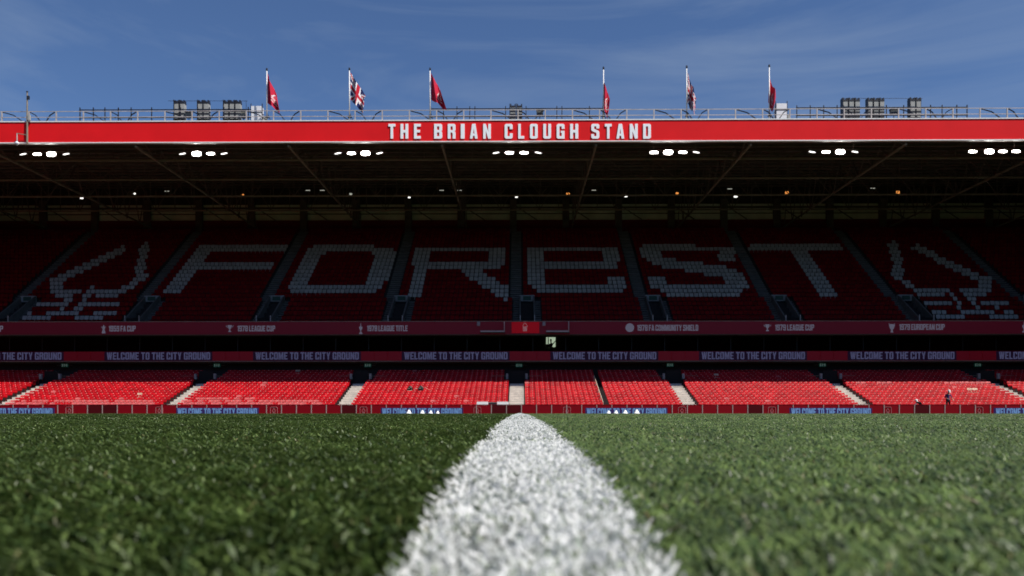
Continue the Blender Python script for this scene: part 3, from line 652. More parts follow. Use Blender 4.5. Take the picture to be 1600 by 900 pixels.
STROKE = [ # (points, half width): the tree emblem at each end
 ([(84,440),(88,452)], 9), ([(80,456),(108,458)], 4), ([(92,436),(120,424),(150,408),(192,388)], 5), ([(120,452),(97,478)], 3.5), ([(144,452),(121,479)], 3.5), ([(150,457),(186,457),(210,442),(226,428)], 4), ([(218,432),(222,405),(228,385)], 7),
 ([(104,458),(124,453)], 3), ([(52,475),(78,474),(100,479)], 2.6), ([(122,480),(145,474),(172,475),(190,479)], 2.6), ([(42,487),(65,484),(95,491),(120,489)], 2.6), ([(125,484),(150,486),(180,490)], 2.6), ([(34,497),(60,495),(82,499)], 2.6), ([(112,499),(135,495),(168,499)], 2.6)]
STROKE += [([(2*807.5-p[0]+8, p[1]-1.5) for p in pts], w_) for pts, w_ in STROKE]
def inside(p, poly):
    x, y = p; c = False; j = len(poly)-1
    for i in range(len(poly)):
        xi, yi = poly[i]; xj, yj = poly[j]
        if (yi > y) != (yj > y) and x < (xj-xi)*(y-yi)/(yj-yi)+xi: c = not c
        j = i
    return c
def near(p, pts, w_):
    for (ax, ay), (bx, by) in zip(pts, pts[1:]):
        dx, dy = bx-ax, by-ay; t_ = max(0, min(1, ((p[0]-ax)*dx+(p[1]-ay)*dy)/(dx*dx+dy*dy)))
        if math.hypot(p[0]-ax-t_*dx, p[1]-ay-t_*dy) < w_: return True
    return False
def white(u, v):
    p = (u, v)
    if v < 376 or v > 505: return False
    if any(inside(p, q) for q in POLY): return True
    if inside(p, O_OUT) and not inside(p, O_IN): return True
    return (u < 260 or u > 1360) and any(near(p, a, c*1.10) for a, c in STROKE)
red, wht = [], []
for n in range(UROWS):
    for k in range(-1, len(AIS_U)):
        x0 = AIS_U[k]+.62 if k >= 0 else -HX+.3; x1 = AIS_U[k+1]-.62 if k+1 < len(AIS_U) else HX-.3
        if n < 6:
            if k >= 0: x0 = VOM[k]+1.42
            if k+1 < len(AIS_U): x1 = VOM[k+1]-1.47
        cnt = int((x1-x0)/SP); pad = (x1-x0-cnt*SP)/2
        for i in range(cnt):
            x = x0+pad+SP*(i+.5); y = UY0+UP*n; u, v = to_px(x, y-.05, uz(n)+.55)
            if -60 < u < 1660: (wht if white(u, v) else red).append((x, y, uz(n)))
seat_mass('upper_seat_rows', red, [0]*len(red), GEO2, ['seat_red_shaded'], 'rows of red plastic seats filling the shaded upper tier')
seat_mass('white_seat_lettering', wht, [0]*len(wht), GEO2, ['seat_white_shaded'], 'white plastic seats spelling a word and two tree emblems across the upper tier')

# ------------------------------------------------------------------ front wall and boards
WY = 68.5; wz1_ = pz(800, 632.6, WY)
wall = thing('perimeter_wall', 'low red panelled wall with pale posts between the pitch and the front seats', 'wall')
PW = 23.5*WY/FPX; nW = int(116/PW)
pm = {}
for key in ('wall_red', 'wall_red_patch'):
    me = bpy.data.meshes.new('panel'); bb = MB().box(-PW/2+.015, PW/2-.015, 0, .08, -.12, wz1_)
    me.from_pydata(bb.v, [], bb.f); me.materials.append(MATS[key]); pm[key] = me
psm = None
for i in range(nW):
    x = px(20.6, WY)-8*PW+PW*(i+.5); u = to_px(x, WY, .5)[0]
    in_patch = any(a < u < c for a, c in ((138,180),(528,562),(776,822),(1166,1200),(1424,1458)))
    o = link('panel', pm['wall_red_patch' if in_patch else 'wall_red'], wall); o.location = (x, WY, 0)
    if psm is None: psm = MB().box(-.035, .035, -.03, .06, -.12, wz1_+.01).build('post', 'post_pale', wall); q = psm
    else: q = psm.copy(); COL.objects.link(q)
    q.location = (x+PW/2, WY, 0)
MB().box(-HX, HX, WY-.02, WY+.12, wz1_+.012, wz1_+.04).build('top_rail', 'wall_red', wall)
for u in (108.5, 249, 428, 568, 746, 886, 1065.5, 1206, 1387, 1530):
    x = px(u, WY); z = pz(u, 641.5, WY); r_ = .30; b = MB(); y = WY-.015
    P = [(x-r_,y,z-r_-.05),(x-r_,y,z+r_-.08),(x-r_+.08,y,z+r_),(x+r_-.08,y,z+r_),(x+r_,y,z+r_-.08),(x+r_,y,z-r_-.05)]
    b.path(P, .022); T = [(x,y,z+.19),(x-.13,y,z-.05),(x-.08,y,z-.11),(x+.08,y,z-.11),(x+.13,y,z-.05),(x,y,z+.19)]; b.path(T, .02)
    for dz in (-.18, -.25): b.box(x-.11, x+.11, y-.01, y+.01, z+dz-.02, z+dz+.02)
    b.build('crest', 'crest_line', wall)
BOARDY = 67.9
names = ['cut by the left edge of the picture', 'below the pink faded seats', 'behind the left white cones', 'behind the right white cones', 'left of the white-capped people', 'cut by the right edge of the picture']
for k, nm in enumerate(names):
    u0 = -42+319.6*k; x0, x1 = px(u0, BOARDY), px(u0+124, BOARDY); z1 = pz(u0, 638.0, BOARDY)
    o = thing('led_board', 'low navy screen board with pale blue lettering, '+nm, 'board', ((x0+x1)/2, BOARDY, 0), 'lit boards at the foot of the front wall')
    xc = (x1-x0)/2
    MB().box(-xc-.12, xc+.12, 0, .12, -.12, z1+.04).build('screen', 'navy_screen', o)
    b = MB(); text(b, 'WELCOME TO THE CITY GROUND', -xc, xc, z1-.62, z1, -.012, 0); b.build('lettering', 'text_blue', o)
# two rows of white cones on the pitch
for side, cols in (('left', (639, 660, 673, 684)), ('right', (995, 977, 962.5, 951))):
    for i, u in enumerate(cols):
        D = 5.5*FPX/abs(u-812); x = px(u, D); z = float(tops(D))-.012
        b = MB(); n = 14
        ring = [(.14,0),(.135,.02),(.115,.025),(.07,.12),(.035,.175),(.0,.18)]
        vs = [(r_*math.cos(2*math.pi*j/n), r_*math.sin(2*math.pi*j/n), h) for r_, h in ring for j in range(n)]
        b.add(vs, [(a*n+j, a*n+(j+1) % n, (a+1)*n+(j+1) % n, (a+1)*n+j) for a in range(len(ring)-1) for j in range(n)])
        o = b.build('marker_cone', 'cone_white', smooth=True); o.location = (x, D, z); o.rotation_euler[2] = i
        tag(o, 'white marker cone on the grass, '+('nearest', 'second nearest', 'third nearest', 'farthest')[i]+' of the row '+side+' of the halfway line', 'cone', 'white cones set out on the pitch')

# ------------------------------------------------------------------ plain unseen stands on the other three sides, added to block low sky light
def other_stand(name, half, depth, height, loc, rot, label):
    b = MB(); n = 14
    for i in range(n):
        y0, y1 = depth*.8*i/n, depth*.8*(i+1)/n; z0, z1 = 1+height*.6*i/n, 1+height*.6*(i+1)/n
        b.quad((-half,y0,z0),(half,y0,z0),(half,y0,z1),(-half,y0,z1), 0); b.quad((-half,y0,z1),(half,y0,z1),(half,y1,z1),(-half,y1,z1), 0)
    b.quad((-half,0,-.2),(half,0,-.2),(half,0,1),(-half,0,1), 1)
    b.box(-half, half, depth, depth+.4, -.2, height, 1); b.box(-half, half, depth*.12, depth+.4, height, height+1.8, 1)
    for s_ in (-1, 1): b.box(s_*half-.2, s_*half+.2, depth*.15, depth, -.2, height, 1)
    o = b.build(name, ['seat_red_shaded', 'riser_dark']); o.location = loc; o.rotation_euler[2] = rot
    return tag(o, label, kind='structure')
other_stand('stand_opposite', 84, 22, 17, (0, -11, 0), R(180), 'unseen covered stand on the camera side of the pitch, blocking low sky')
other_stand('stand_left', 44, 26, 22, (-62, 33, 0), R(90), 'unseen covered stand behind the left goal, blocking low sky')
other_stand('stand_right', 44, 26, 22, (62, 33, 0), R(-90), 'unseen covered stand behind the right goal, blocking low sky')

# ------------------------------------------------------------------ things on the roof
GY = ROOFY+.35; zg = zq1
rail = thing('guardrail', 'pale two-rail guardrail with dark braces along the front edge of the roof', 'railing')
z1r, z2r = zg+1.0, zg+.50
pm_ = None
for k in range(-2, 41):
    x = px(3+42.45*k, GY)
    if pm_ is None: pm_ = MB().box(-.045, .045, -.045, .045, zg-.1, z1r+.02).build('post', 'rail_galv', rail); q = pm_
    else: q = pm_.copy(); COL.objects.link(q)
    q.location = (x, GY, 0)
for z in (z1r, z2r):
    b = MB(); b.bar((-HX+3, GY, z), (HX-3, GY, z), .036); b.build('rail', 'rail_galv', rail)
for k in range(-1, 13):           # curved dark stays behind the rail
    for du, run in ((2, 2.0), (44, 1.05), (83, -.95)):
        x = px(3+127.35*k+du, GY+.12)
        P = [(x, GY+.10, z1r-.02), (x+run*.45, GY+.13, z1r-.26), (x+run, GY+.18, zg-.02)]
        MB().path(P, .05).build('brace', 'scaffold_black', rail)
def mast_x(u): return px(u, GY)
# flagpoles
def union_colour(s_, t_):        # s along the fly 0..2, t up 0..1
    x, y = s_-1, t_-.5
    if abs(x) < .1 or abs(y) < .1: return 2
    if abs(x) < .167 or abs(y) < .167: return 1
    for sg in (1, -1):
        d = abs(y-sg*x*.5)/1.118
        if d < .045: return 2
        if d < .1: return 1
    return 0
def crest_colour(s_, t_):
    x, y = (s_-1.15)*1.5, (t_-.5)*1.5
    if y > -.02 and y < .36:
        w_ = .28*(1-(y+.02)/.38)+.05
        if w_-.07 < abs(x) < w_+.01: return 1
    if -.06 < y < -.0 and abs(x) < .34: return 1
    if -.4 < y < -.06 and abs(x) < .34 and int((y+1)*18) % 2: return 1
    return 0
def flagpole(u, vtop, kind, quad, folds, label, seed):
    x = px(u, GY+.25); y = GY+.25; sc_ = GY/FPX; ztop = pz(u, vtop, y)
    o = thing('flagpole', label, 'flagpole', (x, y, zg-.1), 'flags along the roof edge')
    MB().bar((0,0,0), (0,0,ztop-zg+.1), .062, 8, r2=.042).build('pole', 'pole_white', o, smooth=True)
    MB().bar((0,0,ztop-zg+.08), (0,0,ztop-zg+.26), .09, 8, r2=.07).build('finial', 'scaffold_black', o)
    MB().box(-.11, .11, -.11, .11, .55, .72).build('clamp', 'scaffold_black', o)
    MB().bar((.4,.5,.0), (.02,.02,1.0), .03).build('stay', 'scaffold_black', o)
    nu, nv = 44, 24; r = random.Random(seed); ph = r.random()*6
    (ax,ay),(bx,by),(cx,cy),(dx,dy) = quad      # hoist top, hoist bottom, fly bottom, fly top: pixels right / below the pole top
    b = MB(); 
    for i in range(nu+1):
        s_ = i/nu
        for j in range(nv+1):
            t_ = j/nv                            # 0 bottom, 1 top
            X = (bx*(1-s_)+cx*s_)*(1-t_)+(ax*(1-s_)+dx*s_)*t_
            Z = (by*(1-s_)+cy*s_)*(1-t_)+(ay*(1-s_)+dy*s_)*t_
            wob = math.sin(s_*folds*math.pi+ph+t_*1.5)*(.15+.85*s_**.5)
            w2 = math.sin(s_*folds*2.1*math.pi+t_*4+ph*2)*s_
            X += (1.3*wob+.7*w2)*min(1, s_*4)*(1-.25*t_)
            Z += 2.2*wob*s_*(1-t_)+1.0*w2
            b.v.append((X*sc_+.05, (.34*wob+.14*w2)*min(1, s_*5)-.02*t_, (ztop-zg+.1)-Z*sc_))
    for i in range(nu):
        for j in range(nv):
            a_ = i*(nv+1)+j; b.f.append((a_, a_+nv+1, a_+nv+2, a_+1))
            b.m.append((union_colour if kind == 'union' else crest_colour)(2*(i+.5)/nu if kind == 'union' else 1.9*(i+.5)/nu, (j+.5)/nv))
    b.build('flag', ['flag_blue', 'flag_white', 'flag_union_red'] if kind == 'union' else ['flag_red', 'flag_white'], o, smooth=True)
flagpole(417, 109.5, 'red', ((0.3,5),(0.3,52),(18,66),(16,46)), 2.6, 'flagpole with limp dark red flag, leftmost of the six', 1)
flagpole(546, 109, 'union', ((0.6,4),(0.8,47),(20,68),(27,45)), 3.3, 'flagpole with unfurled red, white and blue flag, left of the roof lettering', 2)
flagpole(672, 109, 'red', ((0.6,5),(0.6,47),(25,63),(18,38)), 2.6, 'flagpole with red flag above the first word of the roof lettering', 3)
flagpole(943, 107.5, 'red', ((-1.2,19),(-2.4,60),(5,77),(9,46)), 2.2, 'flagpole with tightly furled red flag above the last word of the roof lettering', 4)
flagpole(1073, 105.5, 'union', ((0.3,8),(-.4,55),(11,74),(14,48)), 2.8, 'flagpole with drooping red, white and blue flag, right of the roof lettering', 5)
flagpole(1202, 104, 'red', ((-1.2,14),(-2.5,56),(4.5,74),(9.5,46)), 2.0, 'flagpole with plain red hanging flag, rightmost of the six', 6)
# equipment racks: columns of grey cabinets with black bands on a dark frame
def rack(us, vt, vb, bands, label, depth=1.7):
    y = GY+depth; x0, x1 = px(us[0][0], y), px(us[-1][1], y); zt_, zb_ = pz(us[0][0], vt, y), pz(us[0][0], vb, y)
    o = thing('equipment_rack', label, 'equipment rack', ((x0+x1)/2, y, zg-.1), 'grey cabinets on the roof'); cx = (x0+x1)/2; z0 = zg-.1
    H_ = zt_-zb_
    for u0, u1 in us:
        a_, c_ = px(u0, y)-cx, px(u1, y)-cx
        cb = MB().box(a_+.015, c_-.015, 0, .5, zb_-z0, zt_-z0-.12).build('cabinet', 'cabinet_grey', o)
        for f in bands: MB().box(a_+.0, c_-.0, -.02, .52, zb_-z0+H_*f, zb_-z0+H_*f+.13).build('band', 'scaffold_black', cb)
        b = MB()
        for q in (a_+.01, c_-.11): b.box(q, q+.10, .05, .45, zt_-z0-.12, zt_-z0+.06)
        b.box(a_, c_, -.02, .48, zt_-z0-.26, zt_-z0-.115); b.build('cap', 'scaffold_black', cb)
        for q in (a_+.08, c_-.16): MB().box(q, q+.08, .1, .4, 0, zb_-z0).build('foot', 'scaffold_black', cb)
    b = MB()
    for u0, u1 in us: a_ = px(u0, y)-cx; b.box(a_-.06, a_-.01, -.05, .5, 0, zt_-z0+.05)
    b.build('frame', 'scaffold_black', o)
rack([(272.3,279),(281.3,288)], 157, 185, (.22,), 'pair of grey cabinets with one black band, leftmost on the roof')
rack([(309,316.5),(318,325.8)], 157, 185, (.22,.38), 'pair of grey cabinets with two black bands, second from the left on the roof')
rack([(349.5,357),(358.8,366),(367.8,375.3)], 157, 185, (.22,.38), 'three grey cabinets side by side left of the left white cabinet')
rack([(797,806),(807.5,816)], 163, 187, (.1,.3,.5), 'grey banded cabinets above the middle of the roof lettering')
rack([(1317.5,1325.2),(1327,1334.5),(1336.5,1343.8)], 153.5, 184, (.02,.25,.4), 'three grey cabinets, left of the two triple racks at right')
rack([(1356.8,1363.8),(1365.6,1373),(1375,1382)], 153.5, 184, (.02,.25,.4), 'three grey cabinets, right of the two triple racks at right')
rack([(1422.8,1430.5),(1432,1439.6)], 153, 183, (.25,), 'pair of grey cabinets with one black band, rightmost on the roof')
for u0, u1, vt, vb, label in ((392.5,408,165.5,188.5,'white cabinet with dark straps beside the leftmost flagpole'), (1213.5,1229.5,161.5,184.5,'white cabinet with dark straps beside the rightmost flagpole')):
    y = GY+1.2; x0, x1 = px(u0,y), px(u1,y); o = thing('white_cabinet', label, 'cabinet', ((x0+x1)/2, y, zg-.1), 'white cabinets on the roof'); h = pz(u0,vt,y)-zg+.1; w_ = (x1-x0)/2
    bd = MB().box(-w_, w_, 0, .7, .06, h).build('body', 'cabinet_white', o)
    for f in (.23, .70): MB().box(-w_-.02, w_+.02, -.02, .72, h*f, h*f+.07).build('strap', 'scaffold_black', bd)
    for s_ in (-1, 1): MB().box(s_*(w_+.06)-.03, s_*(w_+.06)+.03, .1, .16, 0, h+.25).build('post', 'scaffold_black', o)
    MB().box(w_+.1, w_+.32, .2, .5, .1, h*.55).build('side_box', 'cabinet_grey', o)
for u0, u1, vt, vb, label in ((289,298.5,174,182.5,'small olive floodlight box beside the leftmost grey cabinets'), (376.5,383,172,183,'small olive box beside the three left cabinets'),
                              (838.5,848.5,171,179,'small olive floodlight box right of the middle cabinets'), (1392.5,1404,170,177,'small olive floodlight box between the right cabinets')):
    y = GY+1.5; x0, x1 = px(u0,y), px(u1,y); z0, z1 = pz(u0,vb,y), pz(u0,vt,y); o = thing('floodlight_box', label, 'floodlight', ((x0+x1)/2, y, zg-.1), 'small lamps on the roof'); w_ = (x1-x0)/2; k0 = zg-.1
    MB().box(-w_, w_, 0, .35, z0-k0+.1, z1-k0-.1).build('housing', 'cabinet_dull', o)
    MB().box(-w_-.03, w_+.03, -.03, .38, z1-k0-.095, z1-k0+.05).build('hood', 'scaffold_black', o)
    MB().box(-w_, w_, -.02, .36, z0-k0-.02, z0-k0+.095).build('tray', 'scaffold_black', o)
    MB().bar((0,.2,0), (0,.2,z0-k0-.02), .04).build('stem', 'scaffold_black', o)
for u0, u1, us, label in ((124, 392, (125,146,164,185,205,237,282,309,327,350,388), 'black scaffold frame round the left cabinets'),
                          (672, 944, (673,693,714,734,742,790,822,870,878,921,942), 'black scaffold frame above the roof lettering'),
                          (1244, 1512, (1245,1266,1287,1308,1318,1356,1385,1412,1454,1472,1495,1511), 'black scaffold frame round the right cabinets')):
    y = GY+1.35; o = thing('scaffold_frame', label, 'scaffold', (0,0,0), 'scaffold frames on the roof')
    for u in us: MB().bar((px(u,y), y, zg-.2), (px(u,y), y, pz(u, 168.5-(u/1600)*5, y)), .05).build('post', 'scaffold_black', o)
    for vr in (172.3, 184.5): b = MB(); b.bar((px(u0,y), y, pz(u0,vr-(u0/1600)*5,y)), (px(u1,y), y, pz(u1,vr-(u1/1600)*5,y)), .05); b.build('rail', 'scaffold_black', o)
    if u0 != 672:
        a0, a1 = (262, 386) if u0 < 500 else (1315, 1442)
        b = MB(); b.bar((px(a0,y), y+.1, pz(a0,157-(u0 > 500)*4,y)), (px(a1,y), y+.1, pz(a1,157-(u0 > 500)*4,y)), .018); b.bar((px(a1-2,y), y+.1, pz(a0,157-(u0 > 500)*4,y)), (px(a1-2,y), y+.1, zg), .02); b.build('upper_rail', 'scaffold_black', o)
# camera mast at the left end of the fascia
mx_ = px(42.5, ROOFY-.2); o = thing('camera_mast', 'grey camera mast with dome camera arm at the left of the roof edge', 'mast', (mx_, ROOFY-.2, zq0))
hh = pz(42, 145, ROOFY)-zq0
MB().bar((0,0,-.1), (0,0,hh), .085, 8, r2=.055).build('pole', 'steel_pale', o)
MB().bar((0,0,hh-.02), (0,0,hh+.05), .09, 8).build('cap', 'scaffold_black', o)
MB().box(.02, .18, -.08, .08, hh-.65, hh-.35).build('aerial', 'scaffold_black', o)
MB().box(.08, .25, -.1, .1, hh-2.45, hh-2.0).build('junction_box', 'cabinet_grey', o)
arm = MB().path([(0,0,.62), (-.85,-.05,.75)], .04).build('arm', 'steel_pale', o)
MB().bar((-.85,-.05,.76), (-.85,-.05,.0), .05, 6).build('drop_tube', 'rail_galv', arm)
n = 12; ring = [(.05,.06),(.10,.03),(.17,-.05),(.17,-.12),(.14,-.2),(.07,-.26),(0,-.27)]; b = MB()
b.add([(-.85+r_*math.cos(2*math.pi*j/n), -.05+r_*math.sin(2*math.pi*j/n), h) for r_, h in ring for j in range(n)], [(a*n+j, a*n+(j+1) % n, (a+1)*n+(j+1) % n, (a+1)*n+j) for a in range(6) for j in range(n)])
b.build('dome_camera', 'cabinet_white', arm, smooth=True)

# ------------------------------------------------------------------ lamps under the roof
FLY = ROOFY+1.6
place = ['farthest left', 'under the left grey cabinets', 'left of the first roof letter', 'under the middle of the roof lettering', 'right of the last roof letter', 'under the right white cabinet', 'farthest right']
CL = [((36,58,80,103),(0,1,2,0)), ((285,307,329,350),(0,2,1,0)), ((528,549,571,593),(0,1,2,0)), ((775,796,819,841),(0,1,1,0)), ((1022,1044,1067,1088),(1,2,1,0)), ((1269,1291,1313,1336),(0,1,2,0)), ((1520,1546,1567,1588),(1,2,1,1))]
for (us, br), nm in zip(CL, place):
    xc = px(sum(us)/4, FLY); vv = 241-4.5*(sum(us)/4/1600)
    zc = pz(us[0], vv, FLY); o = thing('floodlight_cluster', 'row of four lit white floodlights below the fascia, '+nm, 'floodlights', (xc, FLY, zc), 'floodlight rows under the roof')
    MB().box(px(us[0],FLY)-xc-.3, px(us[3],FLY)-xc+.3, .28, .36, .26, .34).build('mounting_bar', 'steel_dark', o)
    for s_ in (0, 3): MB().bar((px(us[s_],FLY)-xc, .32, .34), (px(us[s_],FLY)-xc, .32, zs0+.02-zc+.04), .04).build('hanger', 'steel_dark', o)
    for u, q in zip(us, br):
        x = px(u, FLY)-xc; hw, hh_ = ((.30,.055),(.36,.10),(.40,.20))[q]; sk = .05*(1 if u < 812 else -1)*(q == 0)
        b = MB(); b.add([(x-hw-.05,.03,-hh_-.04),(x+hw+.05,.03,-hh_-.04),(x+hw+.05,.05,hh_+.04),(x-hw-.05,.05,hh_+.04),(x-hw*.7,.27,-hh_*.3),(x+hw*.7,.27,-hh_*.3),(x+hw*.7,.3,hh_+.1),(x-hw*.7,.3,hh_+.1)],
                       [(0,1,2,3),(4,7,6,5),(0,4,5,1),(1,5,6,2),(2,6,7,3),(3,7,4,0)]); fl = b.build('floodlight', 'steel_dark', o)
        n = 10; pts = [(x+hw*math.copysign(abs(math.cos(t_))**(1.3 if q == 0 else .7), math.cos(t_)), -.0, hh_*math.copysign(abs(math.sin(t_))**.8, math.sin(t_))+sk*math.cos(t_)) for t_ in [2*math.pi*j/n for j in range(n)]]
        b = MB(); b.add(pts+[(p[0], .028, p[2]) for p in pts], [tuple(range(n))]+[(i, (i+1) % n, n+(i+1) % n, n+i) for i in range(n)]); b.build('lens', 'lamp_on' if q else 'lamp_side', fl)
for u, v, kind, w_, label in ((127.5,308.5,'lamp_dim',.22,'white, farthest left'),(210.5,302.7,'lamp_dim',.12,'tiny white, second from the left'),(379,305,'lamp_orange',.17,'orange, leftmost of the orange ones'),(547.5,304,'lamp_strip',.22,'dim pale, above the first O of the seat lettering'),
        (639.5,308,'lamp_dim',.15,'white, above the R of the seat lettering'),(807,307.3,'lamp_dim',.16,'white, above the central stairs'),(887.5,303.3,'lamp_orange',.2,'orange, above the middle of the seat lettering'),(978,306,'lamp_dim',.19,'white, between two orange ones'),
        (1058,302.3,'lamp_orange',.17,'orange, above the S of the seat lettering'),(1149.5,306.2,'lamp_dim',.22,'white, right of the S of the seat lettering'),(1229.5,301.2,'lamp_orange',.21,'orange, second from the right'),(1403,300.5,'lamp_orange',.21,'orange, farthest right'),
        (1272,0,None,0,'')):
    if not kind: continue
    y = 97.0; o = thing('ceiling_lamp', 'small lit lamp under the roof, '+label, 'lamp', (px(u,y), y, pz(u,v,y)), 'small lamps under the roof')
    b = MB(); n = 10; vs = [(w_*math.cos(2*math.pi*j/n), w_*.6*math.sin(2*math.pi*j/n), h) for h in (-w_*.7, w_*.7) for j in range(n)]
    b.add(vs, [(j, (j+1) % n, n+(j+1) % n, n+j) for j in range(n)]+[tuple(range(n-1,-1,-1)), tuple(range(n,2*n))]); b.build('bulb', kind, o, smooth=True)
    MB().bar((0,0,w_*.7), (0,0,w_*.7+.3), w_*.8, 8, r2=.08).build('shade', 'steel_dark', o); MB().bar((0,0,w_*.7+.3), (0,0,zs1-pz(u,v,y)), .03).build('stem', 'steel_dark', o)
for i, (u, v) in enumerate(((172.5,262),(260.5,298.5),(481,297.3),(503.5,297.3),(602,263.5),(690,297.3),(718,297.3),(816.5,263),(928,297),(1140.5,295),(1364,294),(1467,257.5))):
    y = 90.0; nm = ('left of the second floodlight row, high up','far left, low down','left of the pair above letter O','right of the pair above letter O','under the third floodlight row','left of the pair above letter R','right of the pair above letter R','under the middle floodlight row','right of centre','between the two right orange lamps','far right, low down','far right, high up')[i]
    o = thing('strip_light', 'dim strip light in the roof dark, '+nm, 'lamp', (px(u,y), y, pz(u,v,y)), 'strip lights under the roof')
    MB().box(-.24, .24, 0, .1, -.03, .03).build('tube', 'lamp_strip', o); MB().box(-.26, .26, -.02, .14, .032, .09).build('housing', 'steel_dark', o); MB().bar((0,.05,.09), (0,.05,zs1-.1-pz(u,v,y)), .02).build('stem', 'steel_dark', o)
# green signs over the lower gangways
EY = 81.2
for k, u in enumerate((101, 338.8, 574.6, 811, 1047, 1285.4, 1528)):
    x = px(u, EY); z = pz(u, 570.7-.6*(u > 900), EY)
    o = thing('exit_sign', 'green sign over the lower gangway, '+('farthest left', 'third left of the centre aisle' if False else 'second from the left', 'third from the left', 'over the central stairs', 'third from the right', 'second from the right', 'farthest right')[k], 'sign', (x, EY, z), 'green signs over the gangways')
    MB().box(-.36, .36, 0, .08, -.2, .2).build('panel', 'exit_green', o)
    b = MB(); b.box(-.28, -.14, -.012, -.002, -.13, .13); b.box(-.05, .03, -.012, -.002, -.13, .13); b.box(.03, .09, -.012, -.002, -.02, .05); b.box(.14, .27, -.012, -.002, -.12, .12); b.build('pictogram', 'exit_white', o)
    for s_ in (-1, 1): MB().bar((s_*.37,.04,.0), (s_*.8,.04,.0), .02).build('bracket', 'steel_pale', o)
    MB().bar((0,.04,.2), (0,.04,zr0-.23-z), .03).build('hanger', 'steel_pale', o)

# ------------------------------------------------------------------ things among the seats
def banner(u0, u1, v0, v1, y, m, label, cat):
    x0, x1 = px(u0,y), px(u1,y); z0, z1 = pz(u0,v1,y), pz(u0,v0,y)
    o = thing('front_banner', label, cat, ((x0+x1)/2, y, z0)); w_ = (x1-x0)/2; h = z1-z0
    MB().box(-w_, w_, 0, .05, 0, h).build('sheet', m, o); MB().bar((-w_, .03, h+.012), (w_, .03, h+.012), .02).build('top_edge', 'rail_galv', o)
    for s_ in (-1, 1): MB().bar((s_*(w_-.08), .08, h), (s_*(w_-.08), .08, .03-z0), .02).build('prop', 'rail_galv', o)
banner(745, 762.7, 627.9, 634, 69.3, 'banner_white', 'white panel in the front row left of a black one beside the central stairs', 'panel')
banner(763.2, 776.2, 629, 634, 69.3, 'banner_black', 'black panel between two white ones in the front row beside the central stairs', 'panel')
banner(776.8, 794.8, 627.9, 634, 69.3, 'banner_white', 'white panel in the front row next to the central stairs', 'panel')
def blob(pts, mname, name, parent, lev=1):
    bm = bmesh.new()
    for (cx, cy, cz, rx, ry, rz) in pts:
        r = bmesh.ops.create_icosphere(bm, subdivisions=2, radius=1)
        for v in r['verts']:
            v.co = Vector((cx+v.co.x*rx, cy+v.co.y*ry, cz+v.co.z*rz))*1.0+Vector((random.gauss(0,.008), random.gauss(0,.008), random.gauss(0,.008)))
    bmesh.ops.convex_hull(bm, input=bm.verts)
    me = bpy.data.meshes.new(name); bm.to_mesh(me); bm.free(); me.materials.append(MATS[mname])
    return link(name, me, parent)
for u, v, label, k in ((640.5, 606, 'black kit bag with pale straps lying on the sunlit red seats', 0), (657.5, 605.5, 'dark grey bag with pale cable lying on the seats right of the black bag', 1)):
    n_ = 7; y = LY0+LP*n_-.12; x = px(u, y); z = pz(u, v+5, y)
    o = thing('kit_bag', label, 'bag', (x, y, z), 'bags left on the seats')
    blob([(-.16,0,.16,.12,.12,.14),(.16,0,.2,.12,.12,.16),(0,-.03,.33,.14,.12,.16)], 'black_cloth_and_shade' if k == 0 else 'bag_grey', 'body', o)
    b = MB()
    if k == 0: b.path([(-.28,-.12,.12),(-.12,-.19,.03),(.12,-.19,.05),(.2,-.15,.1)], .03); b.path([(-.2,-.14,.26),(0,-.18,.24)], .03); b.path([(.02,-.16,.42),(.1,-.17,.34),(.16,-.16,.26)], .03)
    else: b.path([(.24,-.05,.3),(.42,-.06,.33),(.6,-.06,.2),(.85,-.06,.05)], .018); b.path([(-.26,-.05,.2),(-.5,-.06,.24),(-.62,-.06,.12)], .018); b.box(-.1, -.02, -.17, -.12, .2, .26)
    b.build('strap', 'bag_strap', o); blob([(0,-.05,.47,.05,.05,.07)], 'black_cloth_and_shade', 'handle', o)
    b = MB(); b.box(-.2, .2, -.02, .05, .0, .05); b.build('base', 'black_cloth_and_shade', o)

